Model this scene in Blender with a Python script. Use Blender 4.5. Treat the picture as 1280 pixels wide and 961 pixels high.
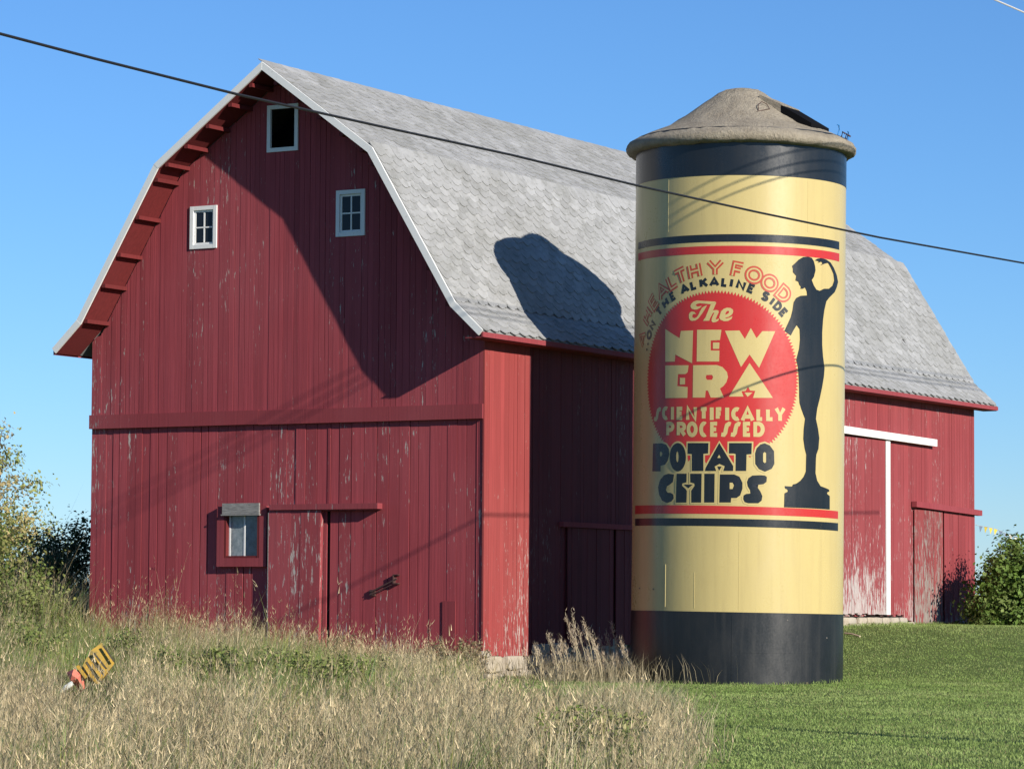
import bpy, bmesh, math, random
import numpy as np
from mathutils import Vector, Matrix
from mathutils.geometry import tessellate_polygon
random.seed(7); RNG = np.random.default_rng(7)
scene = bpy.context.scene
for o_ in list(bpy.data.objects): bpy.data.objects.remove(o_)

# ------------------------------------------------------------------ camera
FPX, CX, CY = 4178.9, 640.0, 480.5                 # focal length in photo pixels, picture centre
CAM = np.array([38.277, -63.9588, 1.0]); YAW, PIT, ROL = .5311, .0677, .0059
FW = np.array([-math.sin(YAW)*math.cos(PIT), math.cos(YAW)*math.cos(PIT), math.sin(PIT)])
R0 = np.array([math.cos(YAW), math.sin(YAW), 0.]); U0 = np.cross(R0, FW)
RT = R0*math.cos(ROL)+U0*math.sin(ROL); UP = -R0*math.sin(ROL)+U0*math.cos(ROL)
FH = np.array([-math.sin(YAW), math.cos(YAW), 0.])   # level forward direction
cd = bpy.data.cameras.new('camera'); cam = bpy.data.objects.new('camera', cd); scene.collection.objects.link(cam)
cd.sensor_width = 36; cd.lens = FPX*36/1280; cd.clip_start = .5; cd.clip_end = 6000
M = Matrix.Identity(4)
for i in range(3):
    M[i][0] = RT[i]; M[i][1] = UP[i]; M[i][2] = -FW[i]; M[i][3] = CAM[i]
cam.matrix_world = M; scene.camera = cam
# ------------------------------------------------------------------ sky, sun, exposure
AZ, EL = math.radians(17.6), math.radians(22.8)
SUN = Vector((math.cos(EL)*math.cos(AZ), -math.cos(EL)*math.sin(AZ), math.sin(EL)))
w = bpy.data.worlds.new('World'); scene.world = w; w.use_nodes = True
nt = w.node_tree; bg = nt.nodes['Background']; sk = nt.nodes.new('ShaderNodeTexSky')
sk.sky_type = 'NISHITA'; sk.sun_disc = False; sk.sun_elevation = EL
sk.sun_rotation = math.atan2(SUN.x, SUN.y); sk.altitude = 0; sk.air_density = .92; sk.dust_density = 0; sk.ozone_density = 9.0
nt.links.new(sk.outputs[0], bg.inputs[0]); bg.inputs[1].default_value = .094
sl = bpy.data.lights.new('sun', 'SUN'); sl.energy = 5.0; sl.angle = math.radians(.53); sl.color = (1, .93, .82)
so = bpy.data.objects.new('sun', sl); scene.collection.objects.link(so); so.rotation_euler = SUN.to_track_quat('Z', 'Y').to_euler()
so.location = (30, -30, 40)
vs = scene.view_settings; vs.view_transform = 'Standard'; vs.look = 'None'; vs.gamma = 1; vs.exposure = .52; vs.use_curve_mapping = False

# ------------------------------------------------------------------ helpers
def ray(u, v): return FW+RT*((u-CX)/FPX)-UP*((v-CY)/FPX)
def at_plane(u, v, ax, val):
    d = ray(u, v); return CAM+d*((val-CAM[ax])/d[ax])
def at_t(u, v, t):                                   # point at level distance t from the camera
    d = ray(u, v); return CAM+d*(t/(d@FH))
def ts(t, s): p = CAM+FH*t+R0*s; return float(p[0]), float(p[1])
def project(P):
    d = np.asarray(P)-CAM; z = d@FW
    return CX+FPX*(d@RT)/z, CY-FPX*(d@UP)/z
def link(o): scene.collection.objects.link(o); return o
WL = {}
def tag(o, label=None, cat=None, group=None, kind=None):
    for k, v in (('label', label), ('category', cat), ('group', group), ('kind', kind)):
        if v: o[k] = v
    return o
def thing(name, loc, label, cat, group=None):
    o = link(bpy.data.objects.new(name, None)); o.location = loc; o.empty_display_size = .2; WL[o.name] = Vector(loc)
    return tag(o, label, cat, group)
def part(name, verts, faces, mat, parent=None, smooth=False, origin=None):
    """one mesh object; verts in world space (parents are only translated)"""
    a = np.asarray(verts, float)
    if origin is None:
        lo, hi = a.min(0), a.max(0); origin = ((lo[0]+hi[0])/2, (lo[1]+hi[1])/2, lo[2])
    org = Vector(origin); me = bpy.data.meshes.new(name)
    me.from_pydata([tuple(p) for p in (a-np.array(org))], [], faces); me.update()
    ms = mat if isinstance(mat, (list, tuple)) else [mat]
    for m in ms: me.materials.append(m)
    if smooth: me.polygons.foreach_set('use_smooth', [True]*len(me.polygons))
    o = link(bpy.data.objects.new(name, me)); WL[o.name] = org
    if parent: o.parent = parent; o.location = org-WL[parent.name]
    else: o.location = org
    return o
def prism(poly, f0, f1):
    """polygon (list of 2-tuples) extruded; f0/f1 map a 2-tuple to 3-D"""
    n = len(poly); v = [f0(p) for p in poly]+[f1(p) for p in poly]
    f = [list(range(n)), list(range(2*n-1, n-1, -1))]+[[i, i+n, (i+1) % n+n, (i+1) % n] for i in range(n)]
    return v, f
def box(x0, x1, y0, y1, z0, z1):
    v = [(x, y, z) for x in (x0, x1) for y in (y0, y1) for z in (z0, z1)]
    return v, [(0, 1, 3, 2), (4, 6, 7, 5), (0, 4, 5, 1), (2, 3, 7, 6), (0, 2, 6, 4), (1, 5, 7, 3)]
def beam(a, b, w_, h_, up=(0, 0, 1)):
    a, b = Vector(a), Vector(b); d = (b-a).normalized(); s = d.cross(Vector(up)).normalized()*w_/2; u = s.cross(d).normalized()*h_/2
    v = [p+i*s+j*u for p in (a, b) for i in (-1, 1) for j in (-1, 1)]
    return [tuple(p) for p in v], [(0, 1, 3, 2), (4, 6, 7, 5), (0, 4, 5, 1), (2, 3, 7, 6), (0, 2, 6, 4), (1, 5, 7, 3)]
def join(*vf):
    V, F = [], []
    for v, f in vf:
        k = len(V); V += list(v); F += [[i+k for i in g] for g in f]
    return V, F
def tube(pts, rad, n=6, taper=None):
    V, F = [], []; pts = [Vector(p) for p in pts]
    for i, p in enumerate(pts):
        d = (pts[min(i+1, len(pts)-1)]-pts[max(i-1, 0)]).normalized()
        s = d.cross(Vector((.13, .21, .97)) if abs(d.z) < .9 else Vector((1, .1, 0))).normalized(); u = s.cross(d)
        r = rad if taper is None else rad*taper[i]
        V += [tuple(p+(s*math.cos(2*math.pi*k/n)+u*math.sin(2*math.pi*k/n))*r) for k in range(n)]
    for i in range(len(pts)-1):
        for k in range(n): F.append([i*n+k, i*n+(k+1) % n, (i+1)*n+(k+1) % n, (i+1)*n+k])
    F.append(list(range(n))[::-1]); F.append([(len(pts)-1)*n+k for k in range(n)])
    return V, F
def tri_mesh(name, V, T, mat, col=None, parent=None, smooth=False):
    """big triangle mesh from numpy arrays (world space), optional per-vertex colour"""
    V = np.asarray(V, np.float32); T = np.asarray(T, np.int32)
    org = np.array([V[:, 0].mean(), V[:, 1].mean(), V[:, 2].min()], np.float32)
    me = bpy.data.meshes.new(name); me.vertices.add(len(V)); me.vertices.foreach_set('co', (V-org).ravel())
    me.loops.add(T.size); me.loops.foreach_set('vertex_index', T.ravel()); me.polygons.add(len(T))
    me.polygons.foreach_set('loop_start', np.arange(0, T.size, 3, dtype=np.int32))
    if smooth: me.polygons.foreach_set('use_smooth', np.ones(len(T), bool))
    if col is not None:
        a = me.color_attributes.new('tint', 'FLOAT_COLOR', 'POINT'); c = np.ones((len(V), 4), np.float32); c[:, :3] = col
        a.data.foreach_set('color', c.ravel())
    me.update(); me.validate(); me.materials.append(mat)
    o = link(bpy.data.objects.new(name, me)); org = Vector([float(q) for q in org]); WL[o.name] = org
    if parent: o.parent = parent; o.location = org-WL[parent.name]
    else: o.location = org
    return o
class VNoise:
    def __init__(s, seed, n=64): s.g = np.random.default_rng(seed).random((n, n)); s.n = n
    def __call__(s, x, y, f=1.):
        x = np.asarray(x)*f; y = np.asarray(y)*f; i = np.floor(x).astype(int); j = np.floor(y).astype(int); a = x-i; b = y-j
        a = a*a*(3-2*a); b = b*b*(3-2*b); g, n = s.g, s.n
        return (g[i % n, j % n]*(1-a)+g[(i+1) % n, j % n]*a)*(1-b)+(g[i % n, (j+1) % n]*(1-a)+g[(i+1) % n, (j+1) % n]*a)*b
N1, N2, N3 = VNoise(1), VNoise(2), VNoise(3)
def sstep(a, b, x): t = np.clip((np.asarray(x, float)-a)/(b-a), 0, 1); return t*t*(3-2*t)

# ------------------------------------------------------------------ materials
class Mat:
    def __init__(s, name, rough=.8, spec=.3):
        s.m = bpy.data.materials.new(name); s.m.use_nodes = True; s.t = s.m.node_tree; s.b = s.t.nodes['Principled BSDF']
        s.b.inputs['Roughness'].default_value = rough; s.b.inputs['Specular IOR Level'].default_value = spec
    def n(s, ty, **kw):
        x = s.t.nodes.new(ty)
        for k, v in kw.items(): setattr(x, k, v)
        return x
    def l(s, a, b): s.t.links.new(a, b)
    def pos(s, scale=(1, 1, 1)):
        g = s.n('ShaderNodeNewGeometry'); m = s.n('ShaderNodeMapping'); m.inputs['Scale'].default_value = scale; s.l(g.outputs['Position'], m.inputs[0]); return m.outputs[0]
    def noise(s, vec, scale, detail=4, rough=.6):
        x = s.n('ShaderNodeTexNoise'); x.inputs['Scale'].default_value = scale; x.inputs['Detail'].default_value = detail; x.inputs['Roughness'].default_value = rough
        s.l(vec, x.inputs['Vector']); return x.outputs['Fac']
    def ramp(s, fac, stops):
        x = s.n('ShaderNodeValToRGB'); e = x.color_ramp.elements
        while len(e) < len(stops): e.new(.5)
        for k, (p, c) in enumerate(stops):
            e[k].position = p; e[k].color = (c if isinstance(c, tuple) else (c, c, c))+(1,)
        s.l(fac, x.inputs[0]); return x.outputs[0]
    def mix(s, fac, a, b, mode='MIX'):
        x = s.n('ShaderNodeMix', data_type='RGBA', blend_type=mode)
        for sock, v in ((x.inputs[0], fac), (x.inputs[6], a), (x.inputs[7], b)):
            if isinstance(v, (int, float)): sock.default_value = v
            elif isinstance(v, tuple): sock.default_value = v+(1,)
            else: s.l(v, sock)
        return x.outputs[2]
    def math(s, op, a, b=0.):
        x = s.n('ShaderNodeMath', operation=op)
        for sock, v in zip(x.inputs, (a, b)):
            if isinstance(v, (int, float)): sock.default_value = v
            else: s.l(v, sock)
        return x.outputs[0]
    def color(s, c):
        if isinstance(c, tuple): s.b.inputs['Base Color'].default_value = c+(1,)
        else: s.l(c, s.b.inputs['Base Color'])
        return s
    def bump(s, h, strength=.3, dist=.02):
        x = s.n('ShaderNodeBump'); x.inputs['Strength'].default_value = strength; x.inputs['Distance'].default_value = dist
        s.l(h, x.inputs['Height']); s.l(x.outputs[0], s.b.inputs['Normal'])
def plain(name, c, rough=.8, spec=.3): return Mat(name, rough, spec).color(c).m

def painted_wood(name, base, wear=.62, bare=(.42, .38, .34), low=None, patch=.45, grain=18):
    """old paint on vertical boards: streaks, per-board shade, flaked spots; low=(z0,z1) flaked foot of the boards"""
    k = Mat(name, .78, .25)
    st = k.noise(k.pos((grain, grain, .55)), 1., 5, .65); fl = k.noise(k.pos((9, 9, 1.3)), 2.2, 6, .7); big = k.noise(k.pos((.5, .5, .28)), 1., 3, .5)
    oi = k.n('ShaderNodeObjectInfo')
    c = k.mix(k.ramp(st, [(.3, 0.), (.7, 1.)]), tuple(x*.78 for x in base), tuple(min(1, x*1.16) for x in base))
    c = k.mix(k.math('MULTIPLY', oi.outputs['Random'], .65), c, tuple(x*.66 for x in base))
    c = k.mix(k.math('MULTIPLY', k.ramp(big, [(.42, 0.), (.7, 1.)]), .35), c, (base[0]*1.1, base[1]*1.7, base[2]*1.6))
    f = k.math('ADD', fl, k.math('MULTIPLY', k.math('SUBTRACT', big, patch), .38))
    f = k.math('ADD', f, k.math('MULTIPLY', k.math('SUBTRACT', oi.outputs['Random'], .5), .08))
    if low:
        g = k.n('ShaderNodeNewGeometry'); sx = k.n('ShaderNodeSeparateXYZ'); k.l(g.outputs['Position'], sx.inputs[0])
        mr = k.n('ShaderNodeMapRange'); mr.inputs[1].default_value = low[1]; mr.inputs[2].default_value = low[0]; mr.inputs[3].default_value = 0; mr.inputs[4].default_value = low[2]
        k.l(sx.outputs[2], mr.inputs[0]); f = k.math('ADD', f, mr.outputs[0])
    m = k.ramp(f, [(wear, 0.), (wear+.045, 1.)])
    bc = k.mix(k.noise(k.pos((30, 30, 3)), 1., 3), tuple(x*.6 for x in bare), tuple(min(1, x*1.25) for x in bare))
    k.color(k.mix(m, c, bc)); k.bump(k.math('SUBTRACT', st, k.math('MULTIPLY', m, .5)), .45, .012)
    return k.m
RED = (.30, .050, .060)
m_red = painted_wood('barn_red_boards', RED, .64, low=(.1, 1.9, .05))
m_red_up = painted_wood('barn_red_upper_boards', (.295, .050, .061), .655, grain=26)
m_red_side = painted_wood('barn_red_side_boards', (.255, .044, .049), .665, (.4, .34, .32), low=(.75, 1.7, .13))
m_red_shaded = painted_wood('shade_darkened_side_boards', (.15, .027, .033), .70, (.25, .2, .19))  # side-wall red darkened in its colour to deepen the silo's shade
m_red_corner = painted_wood('barn_red_corner_boards', (.29, .05, .048), .665, (.42, .35, .32), low=(0, 1.4, .11))
m_red_door = painted_wood('door_red_boards', (.29, .049, .058), .645)
m_red_trim = painted_wood('barn_red_trim', (.26, .044, .053), .70, (.25, .2, .19))
m_pink_door = painted_wood('faded_red_door_boards', (.255, .047, .052), .63, (.42, .36, .34), low=(.9, 2.6, .16))
m_worn_door = painted_wood('worn_grey_red_boards', (.23, .047, .048), .585, (.26, .23, .205), low=(.7, 4.2, .07))
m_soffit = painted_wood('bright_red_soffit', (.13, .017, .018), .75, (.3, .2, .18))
m_dark_wood = plain('dark_inner_wood', (.012, .008, .008), .9)
k = Mat('white_trim_paint', .6); k.color(k.mix(k.ramp(k.noise(k.pos((6, 6, 6)), 3, 5), [(.62, 0.), (.8, 1.)]), (.68, .68, .66), (.42, .41, .39))); m_white = k.m
k = Mat('weathered_grey_wood', .85); k.color(k.ramp(k.noise(k.pos((3, 3, 25)), 2, 5), [(.3, (.12, .115, .11)), (.7, (.3, .29, .27))])); m_grey_wood = k.m
k = Mat('window_glass', .06, .25); k.color((.012, .014, .017)); m_glass = k.m
k = Mat('dusty_window_glass', .22, .6); k.color(k.ramp(k.noise(k.pos(), 9, 4), [(.3, (.12, .15, .165)), (.75, (.30, .33, .34))])); m_dusty = k.m
k = Mat('sky_tinted_window_glass', .12, .6); k.color(k.ramp(k.noise(k.pos(), 6, 4), [(.3, (.03, .05, .085)), (.75, (.09, .13, .18))])); m_sky_glass = k.m  # blue of the reflected sky is tinted into the pane colour
m_void = plain('dark_interior', (.006, .006, .007), .95, .05)
m_iron = plain('rusty_iron', (.07, .035, .03), .6)
def shingle_mat():
    k = Mat('grey_shingles', .9, .2); a = k.n('ShaderNodeAttribute', attribute_name='shade')
    big = k.noise(k.pos(), .55, 4); fine = k.noise(k.pos(), 30, 4, .75); mid = k.noise(k.pos((1, 1, 1)), 3.2, 5, .7)
    c = k.ramp(a.outputs['Fac'], [(0., (.235, .238, .24)), (.5, (.31, .314, .317)), (1., (.38, .384, .388))])
    c = k.mix(k.math('MULTIPLY', k.ramp(big, [(.45, 0.), (.72, 1.)]), .5), c, (.15, .15, .13))
    c = k.mix(k.math('MULTIPLY', k.ramp(mid, [(.48, 0.), (.68, 1.)]), .7), c, (.14, .142, .13))
    c = k.mix(k.math('MULTIPLY', fine, .5), c, k.ramp(fine, [(.3, (.13, .13, .13)), (.7, (.37, .37, .36))]))
    k.color(c); k.bump(fine, .3, .01); return k.m
m_shingle = shingle_mat()
k = Mat('fieldstone', .9, .2); sn = k.noise(k.pos(), 6, 6, .7); oi = k.n('ShaderNodeObjectInfo')
k.color(k.mix(k.math('MULTIPLY', oi.outputs['Random'], .5), k.ramp(sn, [(.3, (.30, .25, .185)), (.7, (.46, .40, .31))]), (.36, .33, .3))); k.bump(sn, .6, .03); m_stone = k.m
k = Mat('mortar', .95, .1); k.color(k.ramp(k.noise(k.pos(), 5, 5), [(.3, (.22, .185, .145)), (.7, (.38, .33, .26))])); m_mortar = k.m
def silo_paint(name, c, rough, dirt, dcol, bumpy=.12, chip=None):
    k = Mat(name, rough, .5); a = k.noise(k.pos((1.2, 1.2, .5)), 1.6, 5); b = k.noise(k.pos((5, 5, 5)), 4, 6, .7); st = k.noise(k.pos((5, 5, .22)), 1.5, 6, .65); fa = k.noise(k.pos((1.1, 1.1, .05)), 1.3, 2)
    c1 = k.mix(k.math('MULTIPLY', k.ramp(a, [(.4, 0.), (.75, 1.)]), dirt), c, dcol)
    c1 = k.mix(k.math('MULTIPLY', k.ramp(st, [(.5, 0.), (.68, 1.)]), dirt*1.3), c1, dcol)
    c1 = k.mix(k.math('MULTIPLY', k.ramp(b, [(.58, 0.), (.72, 1.)]), dirt*.8), c1, dcol)
    if chip:
        f = k.noise(k.pos((7, 7, 7)), 5, 6, .75); g_ = k.noise(k.pos(), 1.1, 3); c1 = k.mix(k.ramp(k.math('ADD', f, k.math('MULTIPLY', k.math('SUBTRACT', g_, .5), .35)), [(.69, 0.), (.72, 1.)]), c1, chip)
    k.color(c1); k.l(k.ramp(k.math('ADD', k.math('MULTIPLY', a, .6), k.math('MULTIPLY', b, .4)), [(.3, rough*.8), (.7, min(1, rough*1.5))]), k.b.inputs['Roughness']); k.bump(k.math('ADD', k.math('MULTIPLY', fa, 3.), a), bumpy, .03); return k.m
m_yel = silo_paint('cream_yellow_paint', (.475, .378, .155), .27, .22, (.35, .27, .115), .12)
m_blk = silo_paint('black_paint', (.007, .009, .012),   .26, .25, (.02, .02, .021), .1, (.09, .075, .04))
m_base = silo_paint('black_base_paint', (.008, .009, .011), .32, .5, (.026, .025, .024), .2, (.07, .065, .06))
m_rpr = silo_paint('red_print', (.43, .022, .018), .28, .2, (.33, .035, .03), .1, (.42, .2, .09))
m_org = silo_paint('orange_red_print', (.40, .05, .022), .3, .2, (.36, .07, .03), .08, (.42, .25, .1))
k = Mat('cap_concrete', .92, .2); a = k.noise(k.pos(), 2.2, 6, .7); b = k.noise(k.pos(), 16, 5, .75)
cc = k.ramp(a, [(.3, (.26, .222, .17)), (.7, (.40, .352, .275))]); k.color(k.mix(k.math('MULTIPLY', k.ramp(b, [(.45, 0.), (.75, 1.)]), .6), cc, (.19, .165, .125)))
k.bump(k.math('ADD', a, b), .9, .08); m_conc = k.m
m_cable = plain('black_cable', (.012, .012, .014), .5, .4); m_cable2 = plain('bare_wire', (.5, .5, .5), .35, .5)
m_rivet = plain('dull_rivet', (.12, .11, .1), .6); m_blue = plain('blue_wire', (.02, .16, .42), .5)
k = Mat('pole_wood', .9); k.color(k.ramp(k.noise(k.pos((8, 8, .6)), 1, 5), [(.3, (.06, .045, .035)), (.7, (.16, .13, .1))])); m_pole = k.m
def foliage(name, trans=.3):
    m = bpy.data.materials.new(name); m.use_nodes = True; t = m.node_tree; p = t.nodes['Principled BSDF']; out = t.nodes['Material Output']
    a = t.nodes.new('ShaderNodeAttribute'); a.attribute_name = 'tint'; tr = t.nodes.new('ShaderNodeBsdfTranslucent'); mx = t.nodes.new('ShaderNodeMixShader')
    p.inputs['Roughness'].default_value = .6; p.inputs['Specular IOR Level'].default_value = .25; mx.inputs[0].default_value = trans
    t.links.new(a.outputs['Color'], p.inputs['Base Color']); t.links.new(a.outputs['Color'], tr.inputs['Color'])
    t.links.new(p.outputs[0], mx.inputs[1]); t.links.new(tr.outputs[0], mx.inputs[2]); t.links.new(mx.outputs[0], out.inputs['Surface']); return m
m_leaf = foliage('leaves', .3); m_grass = foliage('grass_blades', .33)
k = Mat('bark', .9); k.color(k.ramp(k.noise(k.pos((6, 6, 1.5)), 2, 5), [(.3, (.05, .04, .03)), (.7, (.15, .12, .09))])); m_bark = k.m

# ------------------------------------------------------------------ ground
def bank(t, s): return .045*np.clip(-1.5-s, 0, 12)*sstep(52, 74, t)
def ground_ts(t, s):
    t = np.asarray(t, float); s = np.asarray(s, float)
    z = -.52+.0118*(np.minimum(t, 74)-74)+1.2*sstep(75, 93, t+.25*np.clip(s-6, -6, 6))
    z = z+bank(t, s)*(1-sstep(95, 120, t))-.30*sstep(14, 18, s)*sstep(80, 95, t)*(1-sstep(110, 140, t))
    z = z-.8*sstep(130, 600, t)
    z = z-.9*(1-sstep(8, 36, t))
    return z+.05*(N1(t, s, .35)-.5)
def ground(x, y):
    dx = np.asarray(x)-CAM[0]; dy = np.asarray(y)-CAM[1]
    return ground_ts(dx*FH[0]+dy*FH[1], dx*R0[0]+dy*R0[1])
def ground_mesh():
    tl = np.concatenate([np.arange(-60, 30, 6), np.arange(30, 112, .8), np.arange(112, 200, 6), [220, 260, 320, 420, 600, 900, 1500, 2600, 4500]])
    sl_ = np.concatenate([[-4000, -1500, -600, -250, -120, -60, -40], np.arange(-30, 32, .8), [40, 60, 120, 250, 600, 1500, 4000]])
    T, S = np.meshgrid(tl, sl_, indexing='ij'); Z = ground_ts(T, S); X = CAM[0]+FH[0]*T+R0[0]*S; Y = CAM[1]+FH[1]*T+R0[1]*S
    n, m = T.shape; idx = np.arange(n*m).reshape(n, m)
    a, b, c, d = idx[:-1, :-1].ravel(), idx[1:, :-1].ravel(), idx[1:, 1:].ravel(), idx[:-1, 1:].ravel()
    V = np.stack([X.ravel(), Y.ravel(), Z.ravel()], 1); return V, np.concatenate([np.stack([a, d, c], 1), np.stack([a, c, b], 1)])
k = Mat('ground_turf', .95, .1); a = k.noise(k.pos(), .25, 4); b = k.noise(k.pos(), 3, 6, .7); c = k.noise(k.pos(), 22, 4, .8)
gc = k.mix(k.ramp(a, [(.35, 0.), (.65, 1.)]), (.10, .165, .04), (.14, .2, .055)); gc = k.mix(k.ramp(b, [(.35, 0.), (.7, 1.)]), gc, (.10, .13, .045)); gc = k.mix(k.math('MULTIPLY', c, .5), gc, (.06, .095, .025))
k.color(gc); k.bump(c, .8, .04); m_turf = k.m
V, T = ground_mesh(); g = tri_mesh('ground', V, T, m_turf, smooth=True); tag(g, 'mown green lawn rising gently toward the barn', kind='structure')

# ------------------------------------------------------------------ barn
W, L, OV, OB = 11.0, 28.25, .90, .70
PROF = [(0, 13.583), (3.0274, 11.408), (5.2432, 7.821), (5.9675, 7.1665)]      # half profile of the roof surface from the ridge
barn = thing('barn', (-5.5, 14, ground(-5.5, 14)), 'weathered red gambrel barn with grey shingle roof behind the painted silo', 'barn')
def outer(xp):
    xp = abs(xp)
    for (a, za), (b, zb) in zip(PROF, PROF[1:]):
        if xp <= b: return za+(zb-za)*(xp-a)/(b-a)
    return PROF[-1][1]
def under(xp, t=.15):
    xp = abs(xp)
    for (a, za), (b, zb) in zip(PROF, PROF[1:]):
        if xp <= b or b == PROF[-1][0]:
            m = (zb-za)/(b-a); base = za+m*(xp-a)-t*math.sqrt(1+m*m)
            if (a, za) == PROF[1]:
                m0 = (PROF[1][1]-PROF[0][1])/PROF[1][0]; base = min(base, PROF[0][1]+m0*xp-t*math.sqrt(1+m0*m0))
            return base
def top_poly(x0, x1, z0):
    """board outline in (X,z) from z0 up to the roof underside"""
    xs = [x0]+[q for q in sorted([-W/2, -W/2-PROF[1][0], -W/2+PROF[1][0], -W/2-PROF[2][0], -W/2+PROF[2][0]]) if x0+.004 < q < x1-.004]+[x1]
    up = [(x, under(x+W/2)) for x in xs]
    return [(x0, z0), (x1, z0)]+up[::-1]
def edges(a, b, wmin, wmax, forced=()):
    cuts = sorted({a, b, *[f for f in forced if a < f < b]}); out = [a]
    for c0, c1 in zip(cuts, cuts[1:]):
        n = max(1, round((c1-c0)/random.uniform(wmin*1.1, wmax*.95))); ws = np.array([random.uniform(wmin, wmax) for _ in range(n)]); ws *= (c1-c0)/ws.sum()
        for q in np.cumsum(ws): out.append(c0+float(q))
    return out
# --- gable wall
FRONT = [dict(x0=-5.86, x1=-5.18, z0=11.74, z1=12.65, k='open'), dict(x0=-8.04, x1=-7.46, z0=9.58, z1=10.40, k='four'), dict(x0=-3.91, x1=-3.31, z0=9.66, z1=10.54, k='four')]
LOWWIN = dict(x0=-7.02, x1=-6.02, z0=2.20, z1=3.20)
BAND0, BAND1 = 5.30, 5.64
def clip_gable(outline_fn, x0, x1, za, holes):
    """polygons of a board between x0,x1 after the holes are cut out"""
    hs = sorted([h for h in holes if h['x0']-.01 <= x0 and h['x1']+.01 >= x1], key=lambda h: h['z0']); out = []; z = za
    for h in hs:
        if h['z0'] > z: out.append([(x0, z), (x1, z), (x1, h['z0']), (x0, h['z0'])])
        z = h['z1']
    out.append(outline_fn(x0, x1, z)); return out
gw_v, gw_f = [], []
def add_back(polys, y):
    for pl in polys:
        k0 = len(gw_v); gw_v.extend([(p[0], y, p[1]) for p in pl]); gw_f.append(list(range(k0, k0+len(pl))))
up_edges = edges(-W, 0, .125, .185, [h[q] for h in FRONT for q in ('x0', 'x1')])
lo_edges = edges(-W, 0, .2, .33, [LOWWIN['x0'], LOWWIN['x1'], -4.22, -4.13])
ub, lb = [], []
for a, b in zip(up_edges, up_edges[1:]):
    ps = clip_gable(top_poly, a, b, BAND0+.02, FRONT); add_back(ps, .06); ub += [(p, a, b) for p in ps]
def lo_top(x0, x1, z): return [(x0, z), (x1, z), (x1, BAND1-.05), (x0, BAND1-.05)]
for a, b in zip(lo_edges, lo_edges[1:]):
    zb = random.uniform(-.06, .05)+max(0, (-a-4)*.03); add_back([lo_top(a, b, zb)] if not (a >= LOWWIN['x0']-.01 and b <= LOWWIN['x1']+.01) else clip_gable(lo_top, a, b, zb, [LOWWIN]), .105); ps = clip_gable(lo_top, a, b, zb, [LOWWIN, dict(x0=-4.22, x1=-4.13, z0=-9, z1=3.28)])
    lb += [(p, a, b) for p in ps]
gable = part('gable_wall', gw_v, gw_f, m_dark_wood, barn); tag(gable, 'red front gable wall with dark gaps between boards')
def shrink(poly, a, b, g):
    return [(min(max(x, a+g), b-g), z) for x, z in poly]
def place_boards(lst, y0, th, mat, parent, jit, gs=1.):
    for p, a, b in lst:
        g_ = random.uniform(.0015, .0045) if random.random() < .55 else random.uniform(.006, .018)
        q = shrink(p, a, b, g_*gs); dy = random.uniform(-jit, jit); tw = random.uniform(-jit, jit)*.7; cx = (a+b)/2
        v, f = prism(q, lambda s, dy=dy, tw=tw: (s[0], y0+dy+tw*(s[0]-cx)/(b-a), s[1]), lambda s, dy=dy: (s[0], y0+th+dy*.2, s[1]))
        part('board', v, f, mat, parent)
place_boards(ub, .0, .04, m_red_up, gable, .004, .5)
place_boards(lb, .045, .04, m_red, gable, .008)
# band board with a dropped shadow line
part('band_board', *join(box(-W-.02, -6.1, -.055, .03, BAND0, BAND1-.01), box(-6.095, -.03, -.05, .03, BAND0-.01, BAND1-.02)), m_red_trim, barn)
# --- side wall
def zb_side(y): return np.interp(y, [0, 2, 12, 17, 23, 24, 29], [.0, .0, .5, .95, .95, .72, .70])
sd_edges = edges(0, L, .15, .23)
ztop = under(W/2)+.05
side = part('side_wall', *box(-.13, -.05, .05, L-.02, .3, 7.3), m_dark_wood, barn); tag(side, 'red long side wall, half of it in the shadow of the silo')
for a, b in zip(sd_edges, sd_edges[1:]):
    g_ = random.uniform(.0015, .004) if random.random() < .8 else random.uniform(.005, .009); dx = random.uniform(-.005, .005); z0 = float(zb_side((a+b)/2))+random.uniform(-.04, .03)
    v, f = box(-.045, .0+dx, a+g_, b-g_, z0, ztop); part('board', v, f, m_red_corner if b < 2.0 else (m_red_shaded if b < 14 else m_red_side), side)  # boards inside the silo's shadow get the shade-darkened red
part('rear_wall', [(-W, L, 0), (0, L, 0), (0, L, 7.3), (-2.47, L, 11.2), (-5.5, L, 13.4), (-8.53, L, 11.2), (-W, L, 7.3)], [[0, 1, 2, 3, 4, 5, 6]], m_red, barn)
part('left_wall', *box(-W, -W+.1, .12, L-.01, -.2, 7.3), m_red, barn)
# --- roof deck
def prof_pts(t=0.):
    r = PROF; out = []
    for sgn in (-1, 1):
        pts = [(-W/2+sgn*x, z) for x, z in r]
        out.append(pts)
    return out[0][::-1]+out[1][1:]
OP = prof_pts()
def offset_poly(P, t):
    out = []
    for i, (x, z) in enumerate(P):
        ns = []
        for a, b in ((i-1, i), (i, i+1)):
            if a >= 0 and b < len(P):
                d = Vector((P[b][0]-P[a][0], P[b][1]-P[a][1])).normalized(); ns.append(Vector((d.y, -d.x)))
        n = sum(ns, Vector((0, 0))).normalized(); c = n.dot(ns[0]); out.append((x+n.x*t/c, z+n.y*t/c))
    return out
IP = offset_poly(OP, .11); DP = offset_poly(OP, .012)
roof = part('roof', *prism(DP+IP[::-1], lambda p: (p[0], -OV+.02, p[1]), lambda p: (p[0], L+OB, p[1])), m_shingle, barn); tag(roof, 'grey interlocking shingle gambrel roof with flared eaves')
SP = offset_poly(OP, .118); SQ = offset_poly(OP, .133); RP = offset_poly(OP, .125)
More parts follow.
